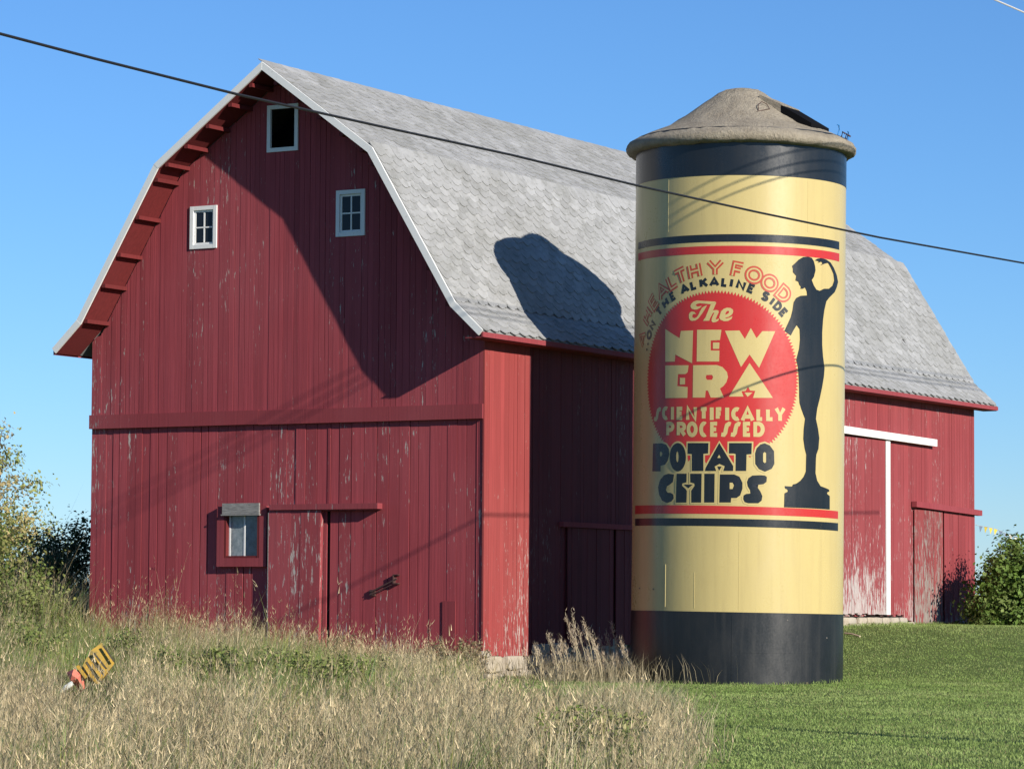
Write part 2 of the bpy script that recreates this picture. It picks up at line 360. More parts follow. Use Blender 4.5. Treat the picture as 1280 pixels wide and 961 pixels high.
for i in range(len(OP)-1):       # red soffit under the front overhang, one panel to a slope
    q = [SP[i], SP[i+1], SQ[i+1], SQ[i]]
    part('soffit', *prism(q, lambda p: (p[0], -OV+.03, p[1]), lambda p: (p[0], -.004, p[1])), m_soffit, barn)
    e = .06 if i in (0, 5) else 0
    R1 = offset_poly(OP, -.03); R2_ = offset_poly(OP, .125)
    q = [R1[i], R1[i+1], R2_[i+1], R2_[i]]
    part('rake_board', *prism(q, lambda p: (p[0], -OV-.03+.004*(i % 2), p[1]), lambda p: (p[0], -OV+.016, p[1])), m_white, barn)
LK = offset_poly(OP, .185)
def lookout(i, f, mir):
    a, b = LK[i], LK[i+1]; x = a[0]+(b[0]-a[0])*f; z = a[1]+(b[1]-a[1])*f
    if mir: x = -W-x
    part('lookout', *beam((x, -OV+.035, z), (x, -.006, z), .10, .09), m_soffit, barn)
for mir in (0, 1):
    for i, f in ((1, .03), (1, .26), (1, .46), (1, .70), (1, .94), (2, .06), (2, .25), (2, .46), (2, .68), (2, .88)): lookout(i, f, mir)
E0, E1 = OP[-1], IP[-1]
part('fascia', *box(E0[0]-.03, E0[0]+.012, -OV+.02, L+OB-.002, E0[1]-.13, E0[1]-.02), m_red_trim, barn)
part('eave_soffit', *box(.012, E0[0]-.035, -OV+.025, L+OB-.01, E0[1]-.145, E0[1]-.125), m_red_trim, barn)
part('fascia', *box(-W-E0[0]-.012, -W-E0[0]+.03, -OV+.02, L+OB-.002, E0[1]-.13, E0[1]-.02), m_red_trim, barn)
# --- shingles on the right-hand slopes
EXPO, SW = .215, .43
def shingle_local(lift):
    """one interlocking shingle in (across, down-slope, up) coordinates, skirted"""
    o = [(x*.77, y*.80) for x, y in ((-.292, -.2), (.292, -.2), (.295, .13), (.25, .155), (.22, .215), (.14, .25), (.02, .262), (-.05, .315), (-.17, .325), (-.24, .28), (-.295, .165))]
    n = len(o); V = [(x, y, -.004+lift*(y+.2)/.5) for x, y in o]+[(x, y, -.004+lift*(y+.2)/.5-.02) for x, y in o]
    F = [list(range(n))[::-1]]+[[i, (i+1) % n, (i+1) % n+n, i+n] for i in range(n)]
    return V, F
protos = []
for j in range(10):
    V, F = shingle_local(.026+.005*(j % 3)); me = bpy.data.meshes.new('shingle'); me.from_pydata(V, [], F); me.materials.append(m_shingle)
    at = me.attributes.new('shade', 'FLOAT', 'POINT'); at.data.foreach_set('value', [j/9.]*len(V)); me.update(); protos.append((me, np.array(V), F))
slots = []
half = [(-W/2+x, z) for x, z in PROF]
for (xa, za), (xb, zb) in zip(half, half[1:]):
    ln = math.hypot(xb-xa, zb-za); dn = Vector(((xb-xa)/ln, 0, (zb-za)/ln)); nrm = Vector((-dn.z, 0, dn.x))
    n = max(1, round(ln/EXPO))
    for r in range(n):
        c = Vector((xa, 0, za))+dn*(ln/n*(r+1)-(.24 if zb == PROF[-1][1] else .265))
        off = (0 if r % 2 else SW/2)
        y = -OV+.02+off-(.0)
        while y < L+OB+.1:
            yy = min(max(y, -OV+.27), L+OB-.24)
            slots.append((Vector((c.x, yy, c.z))+nrm*.014, dn, nrm)); y += SW
def place(s):
    p, dn, nrm = s; a = random.uniform(-.07, .07); ac = Vector((0, 1, 0)); d = (dn*math.cos(a)+ac*math.sin(a)).normalized(); c = (ac*math.cos(a)-dn*math.sin(a)).normalized()
    Mx = Matrix((c, d, nrm)).transposed().to_4x4(); Mx.translation = p+nrm*random.uniform(0, .008)+ac*random.uniform(-.02, .02); return Mx
def csize(s): return (Vector(s[0])-Vector(CAM)).length
order = sorted(slots, key=csize); jv, jf, js = [], [], []
for q, s in enumerate(order):
    j = min(9, max(0, int(random.gauss(4.8, 1.7)))); Mx = place(s)
    if q < 300:
        o = link(bpy.data.objects.new('shingle', protos[j][0])); o.parent = roof; Mx.translation -= WL[roof.name]; o.matrix_local = Mx
    else:
        k0 = sum(len(x) for x in jv) if False else len(js); A = np.array(Mx)[:3]; vv = protos[j][1]@A[:, :3].T+A[:, 3]; jv.append(vv); js += [j/9.]*len(vv); jf += [[i+k0 for i in f_] for f_ in protos[j][2]]
rest = part('shingles', np.concatenate(jv), jf, m_shingle, roof); at = rest.data.attributes.new('shade', 'FLOAT', 'POINT'); at.data.foreach_set('value', js); rest['kind'] = 'stuff'
# ridge caps
rc = join(*[join(beam((-W/2+.09, y, 13.535), (-W/2+.09, y+.33, 13.55), .22, .02, (.55, 0, .8)), beam((-W/2-.09, y, 13.535), (-W/2-.09, y+.33, 13.55), .22, .02, (-.55, 0, .8))) for y in np.arange(-OV+.03, L+OB-.3, .32)])
o = part('ridge_cap', *rc, m_shingle, roof); at = o.data.attributes.new('shade', 'FLOAT', 'POINT'); at.data.foreach_set('value', [.6]*len(o.data.vertices)); o['kind'] = 'stuff'
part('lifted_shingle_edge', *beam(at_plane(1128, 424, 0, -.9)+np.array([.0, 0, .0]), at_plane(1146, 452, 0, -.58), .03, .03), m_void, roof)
# --- windows
def frame(x0, x1, z0, z1, y0, y1, w_, mats, name, parent, lbl=None):
    v, f = join(box(x0-w_, x0, y0, y1, z0-w_, z1+w_), box(x1, x1+w_, y0, y1, z0-w_, z1+w_), box(x0+.001, x1-.001, y0+.002, y1, z1, z1+w_), box(x0+.001, x1-.001, y0+.002, y1, z0-w_, z0))
    o = part(name, v, f, mats, parent)
    if lbl: tag(o, lbl)
    return o
part('dark_interior_panel', *box(-W+.3, -.3, .9, .92, .2, 7.2), m_void, barn)
part('dark_loft_panel', [(-9.9, .95, 7.25), (-1.1, .95, 7.25), (-2.7, .95, 10.9), (-5.5, .95, 12.9), (-8.3, .95, 10.9)], [[0, 1, 2, 3, 4]], m_void, barn)
wl = ['white framed open window high under the ridge', 'white framed four pane window on the sunlit side', 'white framed four pane window in the roof shadow']
for h, lb_ in zip(FRONT, wl):
    wf = frame(h['x0'], h['x1'], h['z0'], h['z1'], -.035, .03, .095, m_white, 'window', barn, lb_)
    if h['k'] == 'four':
        xm, zm = (h['x0']+h['x1'])/2, (h['z0']+h['z1'])/2; x0, x1, z0, z1 = h['x0'], h['x1'], h['z0'], h['z1']
        part('sash', *join(box(x0+.001, x0+.05, .008, .035, z0, z1), box(x1-.05, x1-.001, .008, .035, z0, z1), box(x0+.051, x1-.051, .009, .035, z1-.05, z1), box(x0+.051, x1-.051, .009, .035, z0, z0+.05)), m_white, wf)
        part('muntin', *join(box(xm-.018, xm+.018, .010, .034, z0+.052, z1-.052), box(x0+.052, xm-.019, .011, .033, zm-.016, zm+.016), box(xm+.019, x1-.052, .011, .033, zm-.016, zm+.016)), m_white, wf)
        for a, b in ((x0+.052, xm-.02), (xm+.02, x1-.052)):
            for c, d in ((z0+.052, zm-.018), (zm+.018, z1-.052)): part('pane', *box(a, b, .024, .028, c, d), m_glass, wf)
h = LOWWIN; wf = frame(h['x0'], h['x1'], h['z0'], h['z1'], -.075, .04, .20, m_red_trim, 'window', barn, 'low square window in a heavy red frame with grey weathered top board')
part('head_board', *box(h['x0']-.02, h['x1']+.02, -.125, -.078, h['z1']+.02, h['z1']+.27), m_grey_wood, wf)
part('drip_cap', *beam((h['x0']-.04, -.105, h['z1']+.0), (h['x1']+.04, -.105, h['z1']+.0), .09, .03), m_grey_wood, wf)
x0, x1, z0, z1 = h['x0'], h['x1'], h['z0'], h['z1']
part('jamb', *join(box(x0+.0, x0+.06, -.07, .14, z0, z1), box(x1-.06, x1, -.07, .14, z0, z1), box(x0+.061, x1-.061, -.06, .14, z0, z0+.05)), m_soffit, wf)
part('sash', *join(box(x0+.062, x0+.105, .05, .08, z0+.052, z1), box((x0+x1)/2-.02, (x0+x1)/2+.02, .05, .08, z0+.052, z1), box(x1-.1, x1-.062, .05, .08, z0+.052, z1)), m_white, wf)
part('pane', *box(x0+.106, (x0+x1)/2-.021, .062, .066, z0+.053, z1), m_dusty, wf); part('pane', *box((x0+x1)/2+.021, x1-.101, .062, .066, z0+.053, z1), m_sky_glass, wf)
# --- gable door on its rail
def door(name, axis, a, b, z0, z1, plane, th, mat, wmin, wmax, lbl, skew=0.):
    c = [];
    ed = edges(a, b, wmin, wmax)
    if axis == 'x': root = part(name, *box(a+.03, b-.03, plane-.03, plane-.006, z0+.06, z1-.03), m_dark_wood, barn)
    else: root = part(name, *box(plane+.006, plane+.03, a+.03, b-.03, z0+.06, z1-.03), m_dark_wood, barn)
    for p, q in zip(ed, ed[1:]):
        j = random.uniform(-.006, .006); g_ = random.uniform(.002, .005); zz = z0+random.uniform(-.02, .03)
        if axis == 'x':
            v, f = prism([(p+g_, zz), (q-g_, zz), (q-g_, z1), (p+g_, z1)], lambda s: (s[0]+skew*(s[1]-z1), plane-th+j, s[1]), lambda s: (s[0]+skew*(s[1]-z1), plane-.031, s[1]))
        else:
            v, f = prism([(p+g_, zz), (q-g_, zz), (q-g_, z1), (p+g_, z1)], lambda s: (plane+th+j, s[0]+skew*(s[1]-z1), s[1]), lambda s: (plane+.031, s[0]+skew*(s[1]-z1), s[1]))
        part('board', v, f, mat, root)
    tag(root, lbl); return root
gd = door('door', 'x', -5.72, -4.28, -.1, 3.29, .03, .15, m_red_door, .2, .3, 'red board sliding door on the gable wall', .012)
part('edge_strip', *box(-5.742, -5.722, -.125, -.03, .1, 3.25), m_grey_wood, gd)
part('door_rail', *join(box(-5.68, -2.71, -.17, .035, 3.30, 3.43), box(-5.6, -2.8, -.10, .03, 3.27, 3.302)), m_red_trim, barn)
part('latch', *join(box(-3.0, -2.86, -.02, .04, 1.33, 1.47), beam((-2.93, -.04, 1.43), (-2.25, -.05, 1.72), .03, .03), beam((-2.93, -.04, 1.36), (-2.4, -.05, 1.58), .02, .02), box(-2.36, -2.22, -.06, .04, 1.6, 1.625), box(-2.36, -2.335, -.06, .04, 1.626, 1.8), box(-2.36, -2.22, -.06, .04, 1.801, 1.82)), m_iron, barn)
part('patch_board', *box(-1.08, -.74, .018, .034, .1, 1.22), m_red_trim, barn)
part('corner_board', *box(-.16, -.003, .034, .07, .0, BAND0-.03), painted_wood('corner_worn', RED, .575), barn)
# --- side doors
d1 = door('door', 'y', 17.0, 21.66, .98, 5.80, .008, .075, m_pink_door, .17, .24, 'tall faded pink red sliding door with a white edge strip')
part('edge_strip', *box(.035, .10, 21.68, 21.95, .97, 5.80), m_white, d1)
part('door_rail', *beam((.10, 16.6, 6.0), (.10, 25.1, 5.9), .14, .2), m_white, barn)
part('rail_bracket', *box(.0, .03, 17.2, 24.8, 5.84, 5.88), m_dark_wood, barn)
d2 = door('door', 'y', 23.72, 25.72, .72, 3.95, .008, .06, m_worn_door, .17, .25, 'low red door with paint worn to grey wood')
d3 = door('door', 'y', 25.86, 28.15, .74, 3.95, .008, .045, m_red_side, .17, .25, 'low red door beside the barn corner', -.006)
part('door_rail', *beam((.10, 23.6, 4.10), (.10, 28.42, 3.98), .16, .16), m_red_trim, barn)
d4 = door('door', 'y', 3.7, 5.90, .2, 2.95, .008, .06, m_red_shaded, .17, .25, 'red board door in the deep shade beside the silo')
d5 = door('door', 'y', 6.02, 8.3, .2, 2.95, .008, .06, m_red_shaded, .17, .25, 'red board door in the deep shade behind the silo')
part('door_rail', *box(.0, .12, 3.4, 8.5, 2.96, 3.08), m_red_trim, barn)
# --- fieldstone foundation
fd = part('foundation', *join(prism([(0, -1.2), (0, -.02), (2.2, -.02), (11.8, .36), (17, .9), (L, .66), (L, -1.2)], lambda p: (-.12, p[0], p[1]), lambda p: (-.04, p[0], p[1])), box(-W+.05, -.14, .07, .2, -1.2, .12)), m_mortar, barn)
def stone(c, sx, sy, sz):
    bm = bmesh.new(); bmesh.ops.create_icosphere(bm, subdivisions=2, radius=1.)
    for v in bm.verts:
        p = v.co.normalized(); q = Vector([math.copysign(abs(x)**.38, x) for x in p])*.86
        v.co = Vector((q.x*sx, q.y*sy, q.z*sz))*(1+random.uniform(-.06, .06))
    V = [(v.co.x+c[0], v.co.y+c[1], v.co.z+c[2]) for v in bm.verts]; F = [[v.index for v in f.verts] for f in bm.faces]; bm.free()
    part('stone', V, F, m_stone, fd)
part('footing', *prism([(-.05, -1.), (-.05, -.03), (1.85, -.03), (2.0, -1.)], lambda p: (-.035, p[0], p[1]), lambda p: (.02-.09*min(0, p[1]), p[0], p[1])), m_mortar, fd)
for (u, v, wy, hz) in ((616, 830, .42, .22), (642, 828, .44, .18), (611, 850, .24, .17), (630, 848, .36, .15), (652, 846, .36, .22), (606, 817, .2, .08)):
    p = at_plane(u, v, 0, .05); stone((.03-.08*min(0, p[2]), p[1], p[2]), .12, wy, hz)
y = 2.3
while y < 8:
    for zz in (-.42, -.12, .12): stone((-.03, y+random.uniform(-.1, .1), zz+.03*(y-2)), .1, .24, .15)
    y += .47
y = 14.
while y < 23.6:
    for zz in (.0, .17): stone((-.02, y+random.uniform(-.1, .1), float(zb_side(y))-.32+zz), .09, .3, .11)
    y += .56
x = -.35
while x > -4:
    for zz in (-.38, -.12): stone((x, .06, zz+random.uniform(-.03, .03)), .24, .1, .14)
    x -= .48

# ------------------------------------------------------------------ silo
ST = float((CAM+ray(924, 480)*74.8-CAM)@FH)
sb, stp = at_t(920.5, 842, ST), at_t(926.5, 186, ST)
AX = Vector(stp-sb).normalized(); SBASE = Vector(sb)-AX*.35
SR = 131.4/FPX*74.85
silo = thing('silo', SBASE, 'round silo painted cream and black like a snack can in front of the barn', 'silo')
tocam = Vector((-FH[0], -FH[1], 0)); zc = AX; xr = zc.cross(-tocam).normalized()*-1; xr = tocam.cross(zc).normalized()*-1; fr = xr.cross(zc)   # xr: picture right, fr: toward the barn
if fr.dot(tocam) > 0: fr = -fr
SM = Matrix((xr, fr, zc)).transposed(); silo.rotation_mode = 'QUATERNION'; silo.rotation_quaternion = SM.to_quaternion()
SMI = SM.inverted()
def unwrap(u, v):
    """photo pixel -> (arc length from the line facing the camera, height) on the silo wall"""
    o = SMI@(Vector(CAM)-SBASE); d = SMI@Vector(ray(u, v)); a = d.x*d.x+d.y*d.y; b = 2*(o.x*d.x+o.y*d.y); c = o.x*o.x+o.y*o.y-SR*SR
    D = b*b-4*a*c; t = (-b-math.sqrt(max(D, 0)))/(2*a); p = o+d*t
    return (math.atan2(p.x, -p.y)*SR, p.z)
def onwall(a, z, dr=0.): th = a/SR; return ((SR+dr)*math.sin(th), -(SR+dr)*math.cos(th), z)
def spart(name, V, F, mat, parent=silo, smooth=True):
    me = bpy.data.meshes.new(name); me.from_pydata([tuple(v) for v in V], [], F); me.update()
    for m in (mat if isinstance(mat, list) else [mat]): me.materials.append(m)
    if smooth: me.polygons.foreach_set('use_smooth', [True]*len(F))
    o = link(bpy.data.objects.new(name, me)); o.parent = parent; WL[o.name] = SBASE; return o
def ring_wall(name, zf0, zf1, dr, mat, n=160, rows=1):
    V, F = [], []
    for r in range(rows+1):
        for i in range(n):
            a = 2*math.pi*i/n*SR; z = zf0(a)+(zf1(a)-zf0(a))*r/rows; V.append(onwall(a, z, dr))
    for r in range(rows):
        for i in range(n): F.append([r*n+i, r*n+(i+1) % n, (r+1)*n+(i+1) % n, (r+1)*n+i])
    return spart(name, V, F, mat)
zT = unwrap(924, 219)[1]; zRim = unwrap(924, 172)[1]; 
zl, zr_ = unwrap(795, 762.5)[1], unwrap(1048, 767.5)[1]; zB = (zl+zr_)/2; tilt = (zr_-zl)/2
fB = lambda a: zB+tilt*math.sin(a/SR)
ring_wall('wall', lambda a: fB(a)-.02, lambda a: zT+.02, 0., m_yel)
ring_wall('base_band', lambda a: -.5, fB, .008, m_base)
ring_wall('top_band', lambda a: zT, lambda a: zRim+.25, .006, m_blk)
# --- flat print laid on the curved wall
def flat_to_wall(V2, tris, dr):
    bm = bmesh.new(); vs_ = [bm.verts.new((p[0], p[1], 0)) for p in V2]
    for t in tris:
        try: bm.faces.new([vs_[i] for i in t])
        except ValueError: pass
    xs = [p[0] for p in V2]; st = SR*math.radians(2.5); x = math.ceil(min(xs)/st)*st
    while x < max(xs):
        bmesh.ops.bisect_plane(bm, geom=bm.verts[:]+bm.edges[:]+bm.faces[:], plane_co=(x, 0, 0), plane_no=(1, 0, 0), dist=1e-6); x += st
    bmesh.ops.recalc_face_normals(bm, faces=bm.faces[:])
    for f in bm.faces:
        if f.normal.z < 0: f.normal_flip()
    bm.verts.index_update(); V = [onwall(v.co.x, v.co.y, dr) for v in bm.verts]; F = [[v.index for v in f.verts] for f in bm.faces]; bm.free(); return V, F
def poly_print(polys, dr):
    """list of (outline, [holes]) in wall coordinates"""
    out = []
    for ol, holes in polys:
        loops = [[Vector((p[0], p[1], 0)) for p in q] for q in [ol]+list(holes)]; flat = [p for l_ in loops for p in l_]
        out.append(flat_to_wall([(p.x, p.y) for p in flat], tessellate_polygon(loops), dr))
    return join(*out)
def cr(x0, y0, s, pts): return [unwrap(x0+x/s, y0+y/s) for x, y in pts]
def stroke(pts, th, closed=False, cap=0.):
    """polyline in wall coordinates -> list of (outline, []) quads with mitred joints"""
    P = [Vector(p) for p in pts]; n = len(P); L_, R_ = [], []
    for i in range(n):
        a = P[i-1] if (i > 0 or closed) else None; b = P[(i+1) % n] if (i < n-1 or closed) else None
        d1 = (P[i]-a).normalized() if a is not None else None; d2 = (b-P[i]).normalized() if b is not None else None
        d1 = d1 or d2; d2 = d2 or d1; n1 = Vector((-d1.y, d1.x)); n2 = Vector((-d2.y, d2.x)); m = (n1+n2)
        m = m.normalized() if m.length > 1e-6 else n1; k_ = th/2/max(.78, m.dot(n1)); q = P[i]
        if cap and not closed and i == 0: q = q-d2*cap
        if cap and not closed and i == n-1: q = q+d1*cap
        L_.append(q+m*k_); R_.append(q-m*k_)
    out = []
    for i in range(n if closed else n-1):
        j = (i+1) % n; out.append(([tuple(L_[i]), tuple(R_[i]), tuple(R_[j]), tuple(L_[j])], []))
    return out
def arc(cx, cy, rx, ry, a0, a1, n=10): return [(cx+rx*math.cos(math.radians(a0+(a1-a0)*i/n)), cy+ry*math.sin(math.radians(a0+(a1-a0)*i/n))) for i in range(n+1)]
LET = {  # strokes in a unit box (x 0..1, y 0..1 up); 'c' marks a closed loop
 'A': [[(0, 0), (.5, 1), (1, 0)], [(.2, .3), (.8, .3)]], 'H': [[(.05, 0), (.05, 1)], [(.95, 0), (.95, 1)], [(.05, .5), (.95, .5)]],
 'E': [[(.95, .02), (.1, .02), (.1, .98), (.95, .98)], [(.1, .5), (.8, .5)]], 'L': [[(.1, 1), (.1, .02), (.95, .02)]], 'T': [[(0, .97), (1, .97)], [(.5, .97), (.5, 0)]],
 'Y': [[(0, 1), (.5, .45), (1, 1)], [(.5, .45), (.5, 0)]], 'F': [[(.1, 0), (.1, .98), (.95, .98)], [(.1, .52), (.8, .52)]], 'O': [arc(.5, .5, .5, .5, 0, 345, 20)+['c']],
 'D': [[(.08, .02), (.08, .98), (.45, .98)]+arc(.45, .5, .5, .48, 80, -80, 10)+[(.45, .02), 'c']], 'K': [[(.08, 0), (.08, 1)], [(.95, 1), (.12, .45)], [(.35, .6), (1, 0)]],
 'I': [[(.5, 0), (.5, 1)]], 'N': [[(.06, 0), (.06, 1), (.94, 0), (.94, 1)]], 'S': [arc(.5, .74, .42, .25, 30, 250, 9)+arc(.5, .26, .42, .25, 70, -150, 9)],
 'C': [arc(.55, .5, .5, .5, 60, 300, 14)], 'P': [[(.1, 0), (.1, .98), (.5, .98)]+arc(.5, .72, .42, .26, 80, -80, 8)+[(.5, .44), (.1, .44)]],
 'R': [[(.1, 0), (.1, .98), (.5, .98)]+arc(.5, .72, .42, .26, 80, -80, 8)+[(.5, .44), (.1, .44)], [(.45, .44), (.95, 0)]],
 'f': [[(1.05, .93), (.85, .98), (.62, .86), (.5, .55), (.42, .2), (.25, .03), (-.05, .06)]]}
def glyph(ch, mapf, th):
    out = []
    for st_ in LET[ch]:
        cl = st_[-1] == 'c'; pts = [mapf(*p) for p in (st_[:-1] if cl else st_)]; out += stroke(pts, th, cl)
    return out
# stripes
def stripe(name, pl, pm, prr, mat, dr=.003):
    """upper and lower photo edges at left, middle, right -> curved band"""
    up_, dn_ = [], []
    X = np.linspace(pl[0], prr[0], 49)
    (u0, z0a), (u1, z1a), (u2, z2a) = [unwrap(p[0], p[1]) for p in (pl, pm, prr)]; (_, z0b), (_, z1b), (_, z2b) = [unwrap(p[0], p[2]) for p in (pl, pm, prr)]
    A = np.linspace(u0, u2, 60); ca = np.polyfit([u0, u1, u2], [z0a, z1a, z2a], 1); cb = np.polyfit([u0, u1, u2], [z0b, z1b, z2b], 1)
    V = [onwall(a, np.polyval(ca, a), dr) for a in A]+[onwall(a, np.polyval(cb, a), dr) for a in A]; n = len(A)
    return spart(name, V, [[i, i+n, i+n+1, i+1] for i in range(n-1)], mat)
stripe('stripe', (798, 304, 312.5), (920, 291.5, 301.5), (1049, 303, 313), m_blk); stripe('stripe', (798, 318, 327), (920, 305.5, 315.5), (1049, 318, 328), m_rpr)
stripe('stripe', (794, 631.5, 642), (920, 633, 643.5), (1047.5, 638.5, 648), m_rpr); stripe('stripe', (794, 648, 657), (920, 648.5, 658), (1047.5, 653.5, 663.5), m_blk)
# toothed disc
c0 = unwrap(903.5, 477); lft, rgt = unwrap(809, 470), unwrap(998, 470); DCX = (lft[0]+rgt[0])/2; DR = (rgt[0]-lft[0])/2+.01; DCZ = unwrap(903, 362.5)[1]-DR
nt_ = 160; dpts = []
for i in range(nt_*2): r_ = DR if i % 2 == 0 else DR-.075; a = math.pi*i/nt_; dpts.append((DCX+r_*math.sin(a), DCZ+r_*math.cos(a)))
V, F = [], []
dv = [(DCX, DCZ)]+dpts; tri = [(0, 1+i, 1+(i+1) % len(dpts)) for i in range(len(dpts))]
spart('label_disc', *flat_to_wall(dv, tri, .003), m_rpr)
Y_, K_ = [], []
# big words on the disc
q = (820, 400, 8.)
Y_ += [(cr(*q, p), [cr(*q, h_) for h_ in hs]) for p, hs in (
 ([(95, 90), (237, 182), (250, 110), (372, 104), (362, 432), (195, 345), (190, 415), (95, 418)], []),
 ([(412, 98), (655, 98), (640, 200), (548, 205), (548, 305), (635, 305), (632, 415), (408, 415)], []), ([(570, 225), (635, 225), (632, 288), (570, 288)], []),
 ([(690, 108), (835, 105), (888, 190), (948, 80), (1005, 182), (1062, 112), (1192, 112), (1030, 478), (935, 345), (850, 470)], []),
 ([(95, 455), (328, 452), (318, 522), (295, 540), (222, 540), (215, 660), (318, 670), (315, 778), (95, 780)], []), ([(240, 578), (292, 578), (292, 642), (240, 645)], []),
 ([(372, 452), (610, 450), (665, 470), (710, 520), (720, 570), (705, 620), (675, 660), (640, 685), (680, 775), (548, 775), (520, 705), (498, 705), (492, 775), (368, 775)], [[(505, 550), (560, 548), (572, 570), (560, 598), (510, 598), (498, 575)]]),
 ([(935, 430), (1168, 778), (970, 778), (992, 708), (940, 705), (920, 665), (895, 710), (855, 712), (875, 765), (730, 765)], []), ([(885, 725), (965, 725), (915, 768)], []))]
q = (850, 360, 16.)
SC_ = [(cr(*q, p), [cr(*q, h_) for h_ in hs]) for p, hs in (
 ([(340, 250), (270, 275), (225, 320), (210, 365), (230, 410), (290, 435), (340, 430), (400, 400), (440, 355), (380, 370), (340, 370), (318, 345), (335, 320), (400, 305), (545, 318), (612, 326), (725, 290), (700, 272), (500, 262)], []),
 ([(545, 345), (490, 440), (430, 530), (370, 610), (310, 650), (240, 660), (200, 640), (180, 590), (180, 530), (200, 490), (240, 470), (290, 480), (325, 520), (270, 520), (250, 545), (250, 590), (290, 605), (330, 590), (365, 550), (400, 470), (445, 395), (490, 365)], []),
 ([(618, 328), (728, 292), (660, 450), (720, 440), (770, 450), (775, 490), (740, 560), (715, 620), (735, 630), (780, 610), (770, 650), (720, 680), (660, 690), (630, 660), (640, 600), (680, 510), (690, 490), (660, 500), (610, 590), (585, 655), (460, 658), (510, 590)], []),
 ([(800, 540), (820, 470), (870, 420), (940, 395), (1010, 400), (1060, 435), (1065, 480), (1040, 530), (980, 575), (900, 600), (930, 610), (1000, 590), (1050, 560), (1030, 620), (960, 660), (880, 665), (810, 635), (785, 590)], [[(905, 530), (920, 485), (955, 455), (985, 465), (975, 500), (940, 525)]]))]
def boxed(ch, x0, x1, y0, y1, th=5.1):
    in_ = th*.42
    return glyph(ch, lambda x, y: unwrap(x0+in_+(x1-x0-2*in_)*x, y1-in_*(.0 if ch in 'INAYK' else .8)-(y1-y0-in_*(.0 if ch in 'INAYK' else 1.6))*y), th/FPX*72.)
S_ = []
for ch, a, b in zip('fCIENTIFICALLY', (816, 827, 838, 845, 857, 874, 887, 894.5, 906, 914, 926, 945, 957, 968), (828, 837.5, 843.5, 855.5, 872, 885.5, 892.5, 904, 912, 927, 943, 955, 968, 982)):
    m_ = (a+b)/2; o_ = (m_-900)*.008; S_.append(boxed(ch, a, b, 509.3+o_*1.5+(1 if ch == 'f' else 0), 525+o_*1.5+(2 if ch == 'f' else 0)))
for ch, a, b in zip('PROCEffED', (832, 845, 858.5, 874, 887, 900, 912, 928, 941), (844, 858.5, 872, 885.5, 899, 915, 927, 940, 956)): S_.append(boxed(ch, a, b, 527.5, 545.5))
for g_ in Y_+SC_: spart('letter', *poly_print([g_], .006), m_yel)
for g_ in S_: spart('letter', *poly_print(g_, .006), m_yel)
# black two-line word with a cream outline
q7, q8 = (805, 545, 10.68), (885, 545, 10.68)
def ell(cx, cy, rx, ry, n=26): return [(cx+rx*math.cos(2*math.pi*i/n), cy+ry*math.sin(2*math.pi*i/n)) for i in range(n)]
BK = [(q7, [(125, 100), (250, 95), (300, 115), (335, 170), (340, 240), (320, 330), (285, 380), (225, 395), (225, 470), (115, 470)], [[(215, 215), (235, 205), (250, 240), (230, 275), (215, 260)]]),
 (q7, ell(455, 280, 108, 190), [ell(450, 275, 18, 75, 14)]), (q7, [(588, 92), (862, 92), (858, 230), (795, 235), (795, 465), (642, 465), (642, 238), (585, 235)], []),
 (q8, [(152, 90), (338, 400), (335, 465), (205, 465), (225, 400), (155, 370), (90, 405), (112, 465), (-38, 465), (-30, 425)], [[(152, 245), (172, 290), (125, 290)]]), (q8, [(125, 405), (185, 405), (150, 462)], []),
 (q8, [(282, 92), (585, 92), (580, 240), (515, 245), (510, 465), (368, 465), (370, 240), (350, 232), (280, 232)], []),
 (q8, [(755, 95), (825, 125), (880, 200), (885, 370), (850, 435), (760, 475), (680, 440), (630, 370), (628, 230), (650, 160), (700, 110)], [[(755, 210), (775, 225), (775, 345), (755, 360), (735, 340), (735, 230)]]),
 (q7, [(405, 510), (330, 500), (270, 520), (215, 590), (192, 680), (205, 780), (245, 860), (310, 892), (370, 870), (400, 830), (395, 780), (360, 755), (320, 755), (295, 720), (310, 670), (350, 645), (390, 610)], []),
 (q7, [(440, 500), (572, 500), (570, 615), (515, 630), (510, 660), (560, 705), (575, 730), (570, 885), (430, 885)], []), (q7, [(620, 500), (772, 500), (765, 885), (635, 885), (635, 725), (680, 660), (675, 630), (622, 615)], []), (q7, [(535, 645), (655, 645), (595, 695)], []),
 (q7, [(808, 500), (945, 500), (940, 885), (805, 885)], []), (q8, [(160, 510), (350, 510), (420, 540), (460, 620), (460, 700), (430, 790), (380, 825), (310, 825), (305, 885), (152, 885)], [[(290, 620), (330, 620), (348, 655), (330, 705), (290, 705)]]),
 (q8, [(785, 545), (780, 610), (740, 640), (670, 650), (665, 690), (700, 740), (725, 800), (715, 860), (670, 895), (540, 895), (490, 880), (470, 840), (475, 790), (510, 770), (565, 765), (560, 720), (530, 670), (520, 610), (540, 560), (590, 525), (700, 520), (760, 525)], [])]
OUT_, BLK_, DOT_ = [], [], []
for qq, ol, hs in BK:
    w_ = cr(*qq, ol); o = spart('letter', *poly_print([(w_, [cr(*qq, h_) for h_ in hs])], .009), m_blk); spart('letter_outline', *poly_print(stroke(w_, .075, True)+[(cr(*qq, h_), []) for h_ in hs], .006), m_yel, o)
